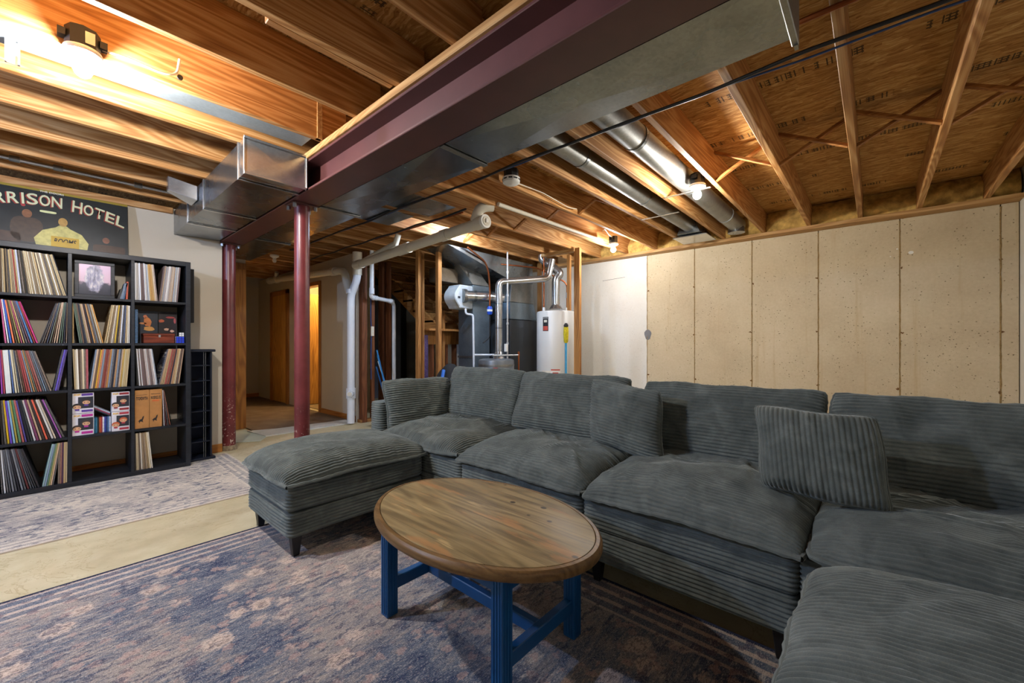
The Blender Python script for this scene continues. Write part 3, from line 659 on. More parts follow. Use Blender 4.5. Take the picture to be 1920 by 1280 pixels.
for z in (1.10, 1.38, 1.78, 2.1): MB().tube([(fx+.08, fy-.09, z), (fx+.08, fy-.09, z+.03)], .020, 10).build('pipe_fitting', BOLT, gw, smooth=True)
MB().box(fx+.02, fx+.06, fy-.12, fy-.08, 1.0, 1.11).build('valve_box', WHITE, gw, bevel=.004)
MB().tube([(fx-.16, fy-.02, .95), (fx+.24, fy-.16, .95)], .012, 10).build('nipple_line', BOLT, gw, smooth=True)
MB().tube([(fx+.24, fy-.16, .93), (fx+.24, fy-.16, 1.0)], .016, 10).build('copper_tee', COPPER, gw, smooth=True)
MB().tube(rounded_path([(fx+.24, fy-.16, .93), (fx+.24, fy-.16, .05)], .03), .012, 10).build('copper_drop', COPPER, gw, smooth=True)
# white water heater
ww = thing('white_water_heater', 'tall white water heater with black label beside the end stud', 'water heater', (4.93, 3.5, 0))
HX, HY = 4.93, 3.50
MB().lathe([(.265, .03), (.28, .05), (.28, 1.55), (.272, 1.575), (.24, 1.585), (0, 1.59)], (HX, HY, 0), 40).build('tank', mat('heater_white', 'd4d4d2', .35, 0, .03, 2), ww, smooth=True)
def on_tank(ang, z, w, h, m, name, par=ww, r=.2825):
    mb = MB(); n = 5
    vs = []
    for i in range(n+1):
        a = math.radians(ang)+(i/n-.5)*w/r
        vs += [(HX+r*math.cos(a), HY+r*math.sin(a), z-h/2), (HX+r*math.cos(a), HY+r*math.sin(a), z+h/2)]
    mb.add(vs, [(2*i, 2*i+2, 2*i+3, 2*i+1) for i in range(n)]); return mb.build(name, m, par)
on_tank(184, 1.39, .09, .20, BLACK, 'black_label'); on_tank(184, 1.33, .075, .06, mat('label_red', 'b8483c', .5), 'red_label', r=.2832)
on_tank(184, 1.43, .05, .035, PVC, 'label_mark', r=.2832); on_tank(184, 1.475, .075, .018, mat('label_grey', '8a8a88', .5), 'label_line', r=.2832)
on_tank(188, .66, .16, .14, mat('pale_sticker', 'd8d0c0', .5), 'pale_sticker'); on_tank(214, .68, .14, .15, WHITE, 'warning_label', r=.2832); on_tank(214, .745, .13, .018, MAT['label_red'], 'warning_band', r=.2840); on_tank(214, .68, .08, .06, MAT['label_red'], 'warning_mark', r=.2840)
MB().lathe([(.10, 1.62), (.075, 1.66), (.06, 1.68)], (HX, HY, 0), 22).build('draft_hood', SHINY, ww, smooth=True)
for a in range(3): MB().cyl((HX+.085*math.cos(a*2.1), HY+.085*math.sin(a*2.1), 1.585), (HX+.085*math.cos(a*2.1), HY+.085*math.sin(a*2.1), 1.63), .006, 6).build('hood_leg', BOLT, ww)
MB().tube(rounded_path([(HX, HY, 1.67), (HX, HY, 2.06), (HX+.04, HY-.06, 2.14), (HX-.10, HY+.18, 2.36), (HX-.10, HY+.18, 2.42)], .06), .060, 22).build('vent_pipe', SHINY, ww, smooth=True)
MB().tube([(HX-.16, HY+.10, 1.58), (HX-.16, HY+.10, 2.38)], .010, 10).build('copper_line', COPPER, ww, smooth=True)
MB().tube(rounded_path([(HX+.11, HY-.12, 1.58), (HX+.11, HY-.12, 2.0), (HX-.12, HY+.10, 2.16), (HX-.2, HY+.2, 2.22), (HX-.6, HY+.75, 2.30), (HX-.9, HY+1.0, 2.24)], .08), .011, 10).build('copper_line', COPPER, ww, smooth=True)
for dx, dy in ((-.16, .10), (.11, -.12)): MB().lathe([(.02, 1.585), (.02, 1.63), (.014, 1.64)], (HX+dx, HY+dy, 0), 8).build('fitting', WHITE, ww)
MB().tube([(HX+.11, HY-.12, 1.78), (HX+.11, HY-.12, 1.86)], .018, 8).build('valve', BOLT, ww)
bl = thing('duster', 'yellow-headed tool with a blue pole hanging on the white heater', 'duster', (4.78, 3.22, .5))
MB().cyl((4.80, 3.235, .45), (4.80, 3.235, 1.12), .014, 10).build('pole', mat('pole_blue', '3f9fd0', .45), bl, smooth=True)
MB().lathe([(.014, 1.12), (.03, 1.14), (.036, 1.26), (.032, 1.34), (.012, 1.36)], (4.80, 3.235, 0), 14).build('head', mat('duster_yellow', 'd0c020', .7, 0, .3, 60, .5), bl, smooth=True)
MB().lathe([(.03, 1.345), (.034, 1.37), (.015, 1.40)], (4.80, 3.235, 0), 10).build('clip', BLACK, bl, smooth=True)
# blue pump canister on copper line
ca = thing('blue_valve', 'small blue valve canister on a copper line by the humidifier', 'valve', (4.28, 4.28, 1.55))
MB().lathe([(.03, 1.53), (.04, 1.55), (.04, 1.62), (.028, 1.65)], (4.22, 4.16, 0), 14).build('canister', mat('canister_blue', '1c4fc0', .4), ca, smooth=True)
MB().lathe([(.0405, 1.575), (.0405, 1.605)], (4.22, 4.16, 0), 14).build('paper_band', WHITE, ca, smooth=True)
MB().tube(rounded_path([(4.22, 4.16, 1.65), (4.22, 4.16, 2.0), (4.10, 4.1, 2.25), (3.6, 3.95, 2.36)], .15), .012, 10).build('copper_line', COPPER, ca, smooth=True)
MB().tube(rounded_path([(4.22, 4.16, 1.53), (4.22, 4.16, 1.2), (4.12, 4.2, 1.12)], .05), .009, 8).build('wire', BLACK, ca, smooth=True)
# ------------------------------------------------------------------ rugs
def mk_rug(name, x0, x1, y0, y1, bord, pal, worn_lo, dash, seed):
    """pal: deep, mid, ground, motif a, motif b, line, edge, worn thread"""
    n = NT(name, .95, 0, .08); p = n.vm('ADD', n.pos(), (seed, seed*.7, 0.)); x, y, z = n.sep(n.pos())
    st = n.noise(n.vm('MULTIPLY', p, (13., 52., 1.)), 1., 4, .65)          # streaks lie along the weft
    st2 = n.noise(n.vm('MULTIPLY', n.vm('ADD', p, (4., 9., 0.)), (34., 120., 1.)), 1., 3, .6)
    fine = n.noise(n.vm('MULTIPLY', p, (90., 320., 1.)), 1., 2, .6); warp = n.noise(n.vm('MULTIPLY', p, (330., 90., 1.)), 1., 2, .6)
    wob = n.vm('ADD', p, n.vm('MULTIPLY', n.comb(n.noise(p, 38, 2), n.noise(n.vm('ADD', p, (3., 1., 2.)), 38, 2), 0.), (.055, .035, 0.)))
    tone = n.ma('ADD', n.ma('MULTIPLY', n.noise(p, 1.5, 3, .6), .62), n.ma('MULTIPLY', st, .38))
    c = n.ramp(tone, [(.36, pal[0]), (.46, pal[1]), (.56, pal[2])])
    j = n.ma('ADD', n.ma('MULTIPLY', n.ma('SUBTRACT', st, .5), .38), n.ma('MULTIPLY', n.ma('SUBTRACT', st2, .5), .32))
    d1 = n.ma('ADD', n.vor(wob, 6.2, rand=.9), j); big = n.step(d1, .34, .22)
    d2 = n.ma('ADD', n.vor(n.vm('ADD', wob, (2., 5., 0.)), 17., rand=.95), j); small = n.step(d2, .36, .26)
    c = n.mix(n.ma('MULTIPLY', small, .7), c, pal[3]); c = n.mix(n.ma('MULTIPLY', big, .85), c, pal[4])
    ring = n.ma('MULTIPLY', n.step(d1, .10, .14), n.step(d1, .22, .17)); c = n.mix(n.ma('MULTIPLY', ring, .5), c, pal[5])
    # dark dashes of surviving pile
    ds = n.ma('MULTIPLY', n.step(n.noise(n.vm('MULTIPLY', n.vm('ADD', wob, (8., 2., 0.)), (13., 36., 1.)), 1., 3, .55), .535, .575), n.step(n.noise(p, 3.2, 2), .38, .54))
    c = n.mix(n.ma('MULTIPLY', ds, dash), c, pal[0])
    dx = n.ma('MINIMUM', n.ma('SUBTRACT', x, x0), n.ma('SUBTRACT', x1, x)); dy = n.ma('MINIMUM', n.ma('SUBTRACT', y, y0), n.ma('SUBTRACT', y1, y))
    de = n.ma('MINIMUM', dx, dy); inb = n.step(de, bord+.006, bord-.006)
    lines = n.step(n.ma('SINE', n.ma('MULTIPLY', de, 2*math.pi/(bord/3.3))), .1, .6)
    bc = n.mix(lines, pal[1], pal[4]); bc = n.mix(n.ma('MULTIPLY', small, .75), bc, pal[0])
    c = n.mix(n.ma('MULTIPLY', inb, .7), c, bc); c = n.mix(n.step(de, .014, .008), c, pal[6])
    wr = n.step(n.ma('ADD', n.ma('MULTIPLY', st, .45), n.ma('ADD', n.ma('MULTIPLY', st2, .25), n.ma('MULTIPLY', n.noise(p, 1.1, 3), .30))), worn_lo, worn_lo+.09)
    c = n.mix(n.ma('MULTIPLY', wr, .62), c, pal[7])
    sp = n.ma('ADD', n.ma('MULTIPLY', fine, .6), n.ma('MULTIPLY', warp, .4))
    c = n.mix(n.ma('MULTIPLY', n.step(sp, .53, .62), .50), c, pal[7]); c = n.mix(n.ma('MULTIPLY', n.step(sp, .48, .38), .62), c, pal[5])
    n.col(c); n.bump(sp, .6, .004); return n.m
def rug(name, x0, x1, y0, y1, m, label, fringe=None):
    t = thing(name, label, 'rug', ((x0+x1)/2, (y0+y1)/2, 0))
    mb = MB().box(x0, x1, y0, y1, .0005, .007); mb.build('pile', m, t, bevel=.002)
    return t
r2 = rug('area_rug', -1.0, 1.74, -.55, 2.80,
    mk_rug('rug_blue_pink', -1.0, 1.74, -.55, 2.80, .20, ('2a3a5c', '66707f', 'a29890', 'b59a90', 'd8c2b0', '34303c', '262f4c', 'e0d2c4'), .53, .55, 0.),
    'worn blue and pink floral rug under the oval table')
MB().box(-1.0, 1.74, 2.798, 2.806, .0005, .008).box(1.738, 1.746, -.55, 2.80, .0005, .008).build('bound_edge', mat('rug_binding', '262c46', .9), r2)
r1 = rug('area_rug', -2.0, 1.20, 3.475, 4.94,
    mk_rug('rug_cream_grey', -2.0, 1.20, 3.475, 4.94, .17, ('565c6e', 'aca49c', 'd8ccb8', 'b8ada4', 'e4d8c4', '706a70', 'dcd2c4', 'efe4d0'), .52, .92, 3.3),
    'cream and grey distressed rug in front of the record shelf')
MB().box(-2.0, 1.20, 3.466, 3.48, .0005, .008).build('bound_edge', mat('pale_binding', 'c2b6a6', .9), r1)
o = MB().prism([(1.66, 5.92, .002), (1.72, 5.44, .002), (2.84, 5.45, .002), (2.84, 5.72, .002), (1.95, 5.80, .002)], (0, 0, .014)).build('carpet_remnant', mk_carpet('grey_remnant', 'b0aea6', 'dcdad2'), None); tag(o, 'pale grey carpet strip lying across the hall entrance', 'carpet')
o = MB().prism([(1.33, 5.42, .002), (1.30, 6.0, .002), (1.68, 6.06, .002), (1.74, 5.46, .002), (1.60, 5.24, .002)], (0, 0, .004)).build('vinyl_sheet', mat('pale_vinyl', 'c8d2c4', .35, 0, .12, 5), None); tag(o, 'pale green-white vinyl sheet on the floor behind the column', 'sheet')

# ------------------------------------------------------------------ record shelf
def mk_blackwood():
    n = NT('black_brown_laminate', .42, 0, .4); p = n.pos()
    f = n.noise(n.vm('MULTIPLY', p, (9., 60., 60.)), 1., 4, .6)
    n.col(n.ramp(f, [(.3, '121317'), (.7, '26292f')])); n.bump(f, .08, .001); return n.m
BW = mk_blackwood()
SY0, SY1 = 4.65, 5.03
DIV = [-.603, -.245, .111, .47]; XR0, XR1 = .822, .857; XL0, XL1 = -.64, -.605
ROWZ = [.045, .385, .748, 1.11, 1.474, 1.812]      # board centres
sh = thing('cube_bookshelf', 'large black cube shelf full of records', 'bookshelf', (.1, 4.84, 0))
MB().box(XL0, XL1, SY0, SY1, .008, 1.852).build('side_panel', BW, sh, bevel=.002)
MB().box(XR0, XR1, SY0, SY1, .008, 1.852).build('side_panel', BW, sh, bevel=.002)
MB().box(XL1, XR0, SY0, SY1, 1.812, 1.852).build('top_panel', BW, sh, bevel=.002)
MB().box(XL1, XR0, SY0, SY1, .008, .045).build('bottom_panel', BW, sh, bevel=.002)
for d in DIV[1:]: MB().box(d-.011, d+.011, SY0+.002, SY1, .045, 1.812).build('divider', BW, sh, bevel=.0015)
cols = [(XL1, DIV[1]-.011), (DIV[1]+.011, DIV[2]-.011), (DIV[2]+.011, DIV[3]-.011), (DIV[3]+.011, XR0)]
for a, b in cols:
    for z in ROWZ[1:5]: MB().box(a, b, SY0+.002, SY1, z-.010, z+.010).build('shelf_board', BW, sh, bevel=.0015)
CX = {'left': cols[1], 'middle': cols[2], 'right': cols[3]}
RZ = {'bottom': ROWZ[0], 'fourth': ROWZ[1]+.01, 'third': ROWZ[2]+.01, 'second': ROWZ[3]+.01, 'top': ROWZ[4]+.01}

def mk_sleeve():
    n = NT('record_sleeve', .6, 0, .3); oi = n.n('ShaderNodeObjectInfo'); o = n.obj()
    c = oi.outputs['Color']; r = oi.outputs['Random']
    v = n.vm('ADD', n.vm('MULTIPLY', o, (150., 6., 85.)), n.vm('MULTIPLY', n.comb(r, r, r), (91., 57., 77.)))
    f = n.noise(v, 1., 3, .65)
    k = n.step(f, .52, .60); k2 = n.step(f, .46, .38)
    amt = n.step(n.ma('FRACT', n.ma('MULTIPLY', r, 7.3)), .15, .9)
    cc = n.mix(n.ma('MULTIPLY', n.ma('MULTIPLY', k, amt), .65), c, (.62, .54, .42, 1)); cc = n.mix(n.ma('MULTIPLY', n.ma('MULTIPLY', k2, amt), .75), cc, (.03, .025, .03, 1))
    n.col(cc); return n.m
SLEEVE = mk_sleeve()
def unit_sleeve():
    me = MB().box(0, 1, 0, .315, 0, .315).mesh('sleeve'); me.materials.append(SLEEVE); return me
SL = unit_sleeve()
PALS = {
 'cream': ['c8b48a', 'd6c6a2', 'b59a68', 'cfc0a0', 'a88a5a', '8a7454', 'ddd0b4', '6a5848', 'c4a878', '3c3630', 'e0d8c4', '9a8468'],
 'pale': ['c8c4c0', 'a89a94', '8e8a90', 'd8d4d0', 'b8a08a', '9aa4b0', '705c58', 'c4b09a', 'dadce0', '8a7670'],
 'vivid': ['c43a7a', 'e4e0dc', '3a62b4', 'd86a3c', '5a4a30', '8a7a28', '9c2450', 'c8a468', '3a3440', '6a2c50', '2c6a9a', 'a84a3a'],
 'mixed': ['b89a6a', '8a4a3a', '3c4250', 'c8a88a', '5a6a5a', '9a3c3a', 'd0c4a4', '6a5444', '2c2e3a', '7a8a9a', 'c08a4a', '5a3a2c'],
 'dark': ['2a2c34', '3a3a40', '55565a', 'd8d8d8', '1c2a3c', '6a3434', '26242a', '4a4e58', '8a8c92', '202428'],
 'rainbow': ['2a2420', '2c2824', 'd8b020', '6a44b0', '7a9ab0', '9a8a30', '2c7a50', 'a83c3c', '4a3c8a', '303038', '2a3030', 'd4d0cc', '6a1c4a', 'b89a7a', '38302c', 'd05034', '3a2a24', 'dcd8d0', 'b8a890', '2a2230', '8a4a8c', '20242a']}
CNAME = {'cream': 'cream', 'pale': 'pale grey', 'vivid': 'bright', 'mixed': 'mixed', 'dark': 'dark', 'rainbow': 'vivid'}
def hue_word(h):
    r, g, b = (int(h[i:i+2], 16) for i in (0, 2, 4)); mx, mn = max(r, g, b), min(r, g, b); s = mx-mn
    if mx < 75: return 'black'
    if s < 24: return 'white' if mn > 190 else ('grey' if mx < 190 else 'pale grey')
    if r == mx and g > b: return ('cream' if mn > 140 else 'tan') if s < 80 else ('yellow' if g > r*.75 else ('orange' if mx > 190 else 'brown'))
    if r == mx: return 'pink' if mx > 150 and b > g+20 else ('red' if s > 60 else 'brown')
    if g == mx: return 'green'
    return 'purple' if r > g+15 else 'blue'
def ordinal(n): return '%d%s' % (n, 'th' if 10 <= n % 100 <= 20 else {1: 'st', 2: 'nd', 3: 'rd'}.get(n % 10, 'th'))
COUNT = {}
def records(row, colm, x0, x1, n, th0, th1, pal, seq=False, custom=None):
    """sleeves standing between x0 and x1 (measured on the board from the cube's left side); angle>0 leans the top to the left"""
    cx0 = CX[colm][0]; z = RZ[row]; x = cx0+x0; P = PALS[pal]; sn = lambda a: math.sin(math.radians(a))
    ang = [th0+(th1-th0)*i/max(1, n-1) for i in range(n)]
    wt = [random.uniform(.75, 1.3) for _ in range(n)]
    for i, (h_, w_) in (custom or {}).items(): wt[i] = w_
    k_ = ((x1-x0)-.315*max(0, sn(th1)-sn(th0)))*math.cos(math.radians((th0+th1)/2))/sum(wt)
    for i in range(n):
        th = math.radians(ang[i]); tt = wt[i]*k_
        h = P[i % len(P)] if seq else random.choice(P)
        if custom and i in custom: h = custom[i][0]
        o = bpy.data.objects.new('record', SL); COL.objects.link(o)
        o.scale = (tt*.94, random.uniform(.96, 1.0), random.uniform(.985, 1.0)); yo = SY0+.012+random.uniform(0, .014)
        o.location = (x, yo, z+.0005+(tt*math.sin(-th) if th < 0 else 0)); o.rotation_euler = (0, -th, 0)
        c = lin(h); k = random.uniform(.8, 1.12); o.color = (min(1, c[0]*k), min(1, c[1]*k), min(1, c[2]*k), 1)
        key = (row, colm); COUNT[key] = COUNT.get(key, 0)+1
        tag(o, '%s record sleeve, %s from the left in the %s %s shelf cube' % (hue_word(h), ordinal(COUNT[key]), row, colm), 'record', 'record sleeves in the cube shelf')
        x += tt/math.cos(th)+(.315*max(0, sn(ang[i+1])-sn(ang[i])) if i < n-1 else 0)
records('top', 'left', .008, .332, 40, 1, 13.5, 'cream', custom={9: ('9c4434', 1.), 11: ('b8bcc8', 1.4), 39: ('23262c', .8)})
records('top', 'right', .004, .150, 15, .5, 5, 'pale', custom={10: ('c8a060', 1), 11: ('c09050', 1), 12: ('c8a468', 1)})
records('top', 'right', .156, .285, 14, -6.5, -4, 'pale')
records('second', 'left', .028, .184, 13, 4.5, 15.5, 'vivid', seq=True)
records('second', 'left', .190, .330, 12, -15, -1, 'mixed')
records('second', 'middle', .003, .011, 1, 0, 0, 'cream'); records('second', 'middle', .040, .174, 15, 6.5, 11.5, 'mixed')
records('second', 'middle', .178, .330, 15, -8, -.5, 'cream', custom={6: ('c8a434', 1), 9: ('d8dce4', 1), 10: ('34425c', 1.2), 11: ('3c4c6c', 1.2), 14: ('dcdad6', .8)})
records('third', 'left', .012, .252, 20, 2, 15, 'mixed', custom={0: ('9a4ab0', 1.), 1: ('b03a50', 1), 2: ('dadcd4', 3.6), 3: ('3a5a8c', 1)})
records('third', 'left', .256, .288, 3, -9, -8.5, 'dark', custom={1: ('4a30b0', 1.2), 2: ('3c2898', 1.2)})
records('third', 'middle', .014, .090, 8, 2, .5, 'cream', custom={7: ('b02844', 1.3)})
records('third', 'middle', .094, .312, 21, -6.5, -4, 'mixed', custom={3: ('d8a82c', 1), 4: ('b86a44', 1), 7: ('8c2c2c', 1), 17: ('c8a030', 1), 18: ('c4b48a', 1.2), 19: ('c8b890', 1.2), 20: ('bca880', 1)})
records('third', 'right', .030, .150, 13, 3.5, 6.5, 'pale')
records('third', 'right', .156, .298, 14, -11, -6.5, 'mixed')
records('fourth', 'left', .014, .318, 22, 2.5, 18, 'rainbow', seq=True)
records('fourth', 'right', .192, .236, 4, 2, 8, 'dark', custom={0: ('d8d8d8', 1), 3: ('a86a54', .8)})
records('bottom', 'left', .014, .192, 14, 2.5, 15, 'dark')
records('bottom', 'left', .204, .262, 6, -9, -7.5, 'mixed', custom={0: ('8aa8a8', 1), 2: ('3a6a4c', 1), 3: ('b8b070', 1)})
records('bottom', 'left', .282, .331, 5, -1, -.4, 'cream', custom={1: ('8a4a3a', 1), 2: ('6a4870', 1)})
records('bottom', 'right', .004, .118, 11, .5, 5, 'cream')

# framed picture: plain stand-in artwork in its colours
z = RZ['top']; fx0, fx1 = .135, .362
fp = thing('picture_frame', 'black framed pinkish picture standing in the top middle shelf cube', 'picture', (.25, 4.69, z))
for a, b, c, d in ((fx0, fx1, 0, .024), (fx0, fx1, .262, .286), (fx0, fx0+.024, .024, .262), (fx1-.024, fx1, .024, .262)):
    MB().box(a, b, 4.672, 4.69, z+c, z+d).build('frame_rail', BW, fp, bevel=.002)
def mk_art():
    n = NT('blurred_portrait_print', .3); o = n.pos(); x, y, zz = n.sep(o)
    v = n.ma('DIVIDE', n.ma('SUBTRACT', zz, z+.024), .238); u = n.ma('DIVIDE', n.ma('SUBTRACT', x, fx0+.024), .18)
    c = n.ramp(n.ma('ADD', v, n.ma('MULTIPLY', n.ma('SUBTRACT', n.noise(o, 22., 3), .5), .3)), [(.1, '20222e'), (.36, '3a3844'), (.44, 'c4a4ac'), (.9, 'c8a8b8')])
    d = n.ma('SQRT', n.ma('ADD', n.ma('POWER', n.ma('SUBTRACT', u, .48), 2.), n.ma('MULTIPLY', n.ma('POWER', n.ma('SUBTRACT', v, .55), 2.), .45)))
    d = n.ma('ADD', d, n.ma('MULTIPLY', n.ma('SUBTRACT', n.noise(o, 40., 4), .5), .18))
    blot = n.ramp(n.noise(n.vm('MULTIPLY', o, (60., 1., 22.)), 1., 4), [(.3, '4a4048'), (.5, '8c8898'), (.7, 'd0c4bc')])
    n.col(n.mix(n.step(d, .33, .26), c, blot)); return n.m
MB().box(fx0+.02, fx1-.02, 4.679, 4.684, z+.02, z+.266).build('print', mk_art(), fp)
# small cases beside it
def case(x, zz, w, h, d, th, hexc, label, y=4.69, name='disc_case', grp=None, cat='case'):
    t = math.radians(th); mb = MB().box(0, w, 0, d, 0, h); me = mb.mesh(name, .0008); o = bpy.data.objects.new(name, me); COL.objects.link(o)
    me.materials.append(mat('case_'+hexc, hexc, .35, 0, .25, 60)); o.location = (x, y, zz+(w*math.sin(-t) if t < 0 else 0)+.0005); o.rotation_euler = (0, -t, 0)
    return tag(o, label, cat, grp)
case(.378, z, .016, .085, .12, -14, '24221e', 'small black case leaning beside the framed picture')
case(.394, z, .018, .135, .12, -12, '6a7684', 'grey-blue case leaning beside the framed picture')
case(.412, z, .010, .14, .12, -9, '3c5a78', 'blue case between the grey one and the red magazine')
case(.430, z, .012, .15, .14, -2, 'b04a30', 'red and yellow spine at the right of the top middle shelf cube')

# second row, right cube
z = RZ['second']; c0 = CX['right'][0]
o = MB().box(c0+.004, c0+.022, 4.672, 4.86, z, z+.285).build('book', mat('blue_spine', '3a5a7c', .5, 0, .5, 70), None, bevel=.001); tag(o, 'tall blue and white spine at the left of the puzzle cube shelf', 'book')
def cover(x0, x1, label, cols_, seed):
    t = thing('album_cover', label, 'record', ((x0+x1)/2, 4.86, z+.1))
    MB().box(x0, x1, 4.85, 4.858, z+.0, z+.285).build('sleeve', mat('cover_ground_%d' % seed, cols_[0], .5), t)
    rs = np.random.RandomState(seed)
    for i, (cx, cz, rx, rz, h) in enumerate(cols_[1]):
        pts = [(cx+math.cos(a)*rx*rs.uniform(.75, 1.15), 4.8495, z+cz+math.sin(a)*rz*rs.uniform(.75, 1.15)) for a in [k*2*math.pi/12 for k in range(12)]]
        MB().prism(pts, (0, -.0006, 0)).build('print_patch', mat('cover_%d_%d' % (seed, i), h, .5), t)
    return t
cover(c0+.03, c0+.175, 'dark sleeve with an orange print above the wooden box', ('1e2530', [(c0+.105, .19, .03, .045, 'c8783c'), (c0+.09, .235, .014, .016, 'c07048'), (c0+.115, .13, .04, .022, 'c89048'), (c0+.075, .175, .03, .008, 'c8804a')]), 1)
cover(c0+.18, c0+.31, 'dark sleeve with red streaks above the wooden box', ('1c1418', [(c0+.20, .20, .022, .016, 'b85a38'), (c0+.265, .235, .035, .010, 'a03c3c'), (c0+.295, .205, .008, .03, 'b05050'), (c0+.235, .125, .018, .014, 'd0a890'), (c0+.275, .11, .016, .012, 'c8a088')]), 2)
wbx = thing('wooden_box', 'reddish wooden box with a lid in the second row right cube', 'box', (c0+.17, 4.75, z))
RWD = wood('red_box_wood', '3c160c', '6a2a14', '7e3a1e', 0)
MB().box(c0+.06, c0+.268, 4.69, 4.83, z, z+.062).build('body', RWD, wbx, bevel=.003)
MB().box(c0+.058, c0+.27, 4.688, 4.832, z+.064, z+.085).build('lid', RWD, wbx, bevel=.003)
MB().box(c0+.158, c0+.172, 4.685, 4.69, z+.05, z+.072).build('latch', BOLT, wbx)
pc = thing('puzzle_cube', 'blue and white twisting puzzle cube beside the wooden box', 'puzzle', (c0+.3, 4.70, z))
pa = math.radians(8); s_ = .0195
MB().box(c0+.277, c0+.336, 4.680, 4.739, z, z+.058).build('core', BLACK, pc, bevel=.002)
for i in range(3):
    for j in range(3):
        cxx = c0+.277+.0097+i*s_; czz = z+.0097+j*s_
        MB().box(cxx-.008, cxx+.008, 4.6785, 4.6805, czz-.008, czz+.008).build('sticker', mat('sticker_blue', '2440c8', .3) , pc)
        MB().box(c0+.2755, c0+.2775, 4.69+i*s_-.001, 4.69+i*s_+.015, czz-.008, czz+.008).build('sticker', mat('sticker_pink', 'b8a8d0', .3), pc)
        MB().box(cxx-.008, cxx+.008, 4.69+j*s_-.001, 4.69+j*s_+.015, z+.0575, z+.0595).build('sticker', WHITE, pc)
o2 = thing('puzzle_cube', 'small white puzzle block lying on the blue puzzle cube', 'puzzle', (c0+.3, 4.70, z+.06))
MB().box(c0+.298, c0+.334, 4.69, 4.726, z+.0605, z+.096).build('core', BLACK, o2, bevel=.002)
for i in range(2):
    for j in range(2): MB().box(c0+.300+i*.018, c0+.315+i*.018, 4.6885, 4.6905, z+.063+j*.0165, z+.077+j*.0165).build('sticker', WHITE, o2)

# fourth row, middle cube: window boxes with plain dolls, disc cases
z = RZ['fourth']; c0 = CX['middle'][0]
SKIN = mat('doll_skin', 'd0a078', .5); CLR = mat('window_dark', '34343a', .25)
YEL = mat('logo_yellow', 'd8a828', .5)
def figure_box(x0, w, zb, h, hair, band, label, hat=None):
    t = thing('figure_box', label, 'box', (x0+w/2, 4.72, zb)); y = 4.672
    MB().box(x0, x0+w, y, y+.09, zb+.0005, zb+h-.0005).build('carton', mat('carton_white', 'd4d0d4', .45), t, bevel=.001)
    MB().box(x0+w*.26, x0+w*.97, y-.0012, y, zb+h*.24, zb+h*.80).build('window', CLR, t)
    MB().box(x0+w*.42, x0+w*.95, y-.0012, y, zb+h*.85, zb+h*.96).build('title_band', mat('band_'+band, band, .5), t)
    MB().box(x0+w*.42, x0+w*.95, y-.0012, y, zb+h*.06, zb+h*.17).build('name_band', mat('band_'+band, band, .5), t)
    put_text('logo_text', 'POP!', .017, (x0+w*.22, y-.0014, zb+h*.905), (1, 0, 0), (0, 0, 1), YEL, t, bold=.0008, width=w*.30)
    hm = mat('hair_'+hair, hair, .7)
    for (cx, cz, r, yo) in ((x0+w*.64, zb+h*.55, w*.20, -.0016), (x0+w*.22, zb+h*.34, w*.20, -.0024)):
        MB().prism([(cx+math.cos(a)*r*1.12, y+yo, cz+math.sin(a)*r*.95+r*.12) for a in [k*2*math.pi/16 for k in range(16)]], (0, -.0006, 0)).build('doll_hair', hm, t)
        MB().prism([(cx+math.cos(a)*r*.92, y+yo-.0008, cz+math.sin(a)*r*.62-r*.18) for a in [k*2*math.pi/16 for k in range(16)]], (0, -.0006, 0)).build('doll_face', SKIN, t)
        for sx in (-1, 1):
            MB().prism([(cx+sx*r*.42+math.cos(a)*r*.13, y+yo-.0016, cz-r*.12+math.sin(a)*r*.13) for a in [k*2*math.pi/8 for k in range(8)]], (0, -.0004, 0)).build('doll_eye', BLACK, t)
        MB().box(cx-r*.5, cx+r*.5, y+yo-.0004, y+yo, cz-r*1.35, cz-r*.78).build('doll_body', mat('doll_'+band, band, .6), t)
    return t
figure_box(c0+.002, .118, z+.172, .162, '2c2420', '5a3a8c', 'white figure box with purple title, upper one of the left pair')
figure_box(c0+.002, .118, z, .170, '3a2c24', 'b02888', 'white figure box with magenta bands, lower one of the left pair')
figure_box(c0+.222, .108, z+.162, .160, '2a2422', '8c2c30', 'white figure box with dark red bands, upper one of the right pair')
figure_box(c0+.222, .108, z, .160, 'b8562c', 'a83040', 'white figure box with orange-haired doll, lower one of the right pair')
CDC = ['2a6a8a', '3c7a9a', '2a2a30', 'b0542c', '9a3c3c', 'd8d8dc', '3c4a9a', '2c3c6a', '5a7aa0', 'c8ccd4', '8a2c44', 'c06c8a']
for i in range(10):
    case(c0+.1225+i*.0097, z, .0088, .124, .13, 0, CDC[i], '%s disc case from the left between the figure boxes' % ordinal(i+1), 4.70, grp='upright disc cases')
for i in range(3):
    t = math.radians(-58); o = case(c0+.125+i*.011, z+.1262, .009, .11, .12, 0, ('2c3440', '8a3c50', 'a8b4c0')[i], '%s leaning disc case lying over the upright cases' % ('lowest', 'middle', 'topmost')[2-i], 4.70, grp='leaning disc cases')
    o.rotation_euler = (0, math.radians(-56), 0); o.location = (c0+.212-.0*i, 4.70, z+.1275+.0108*i)
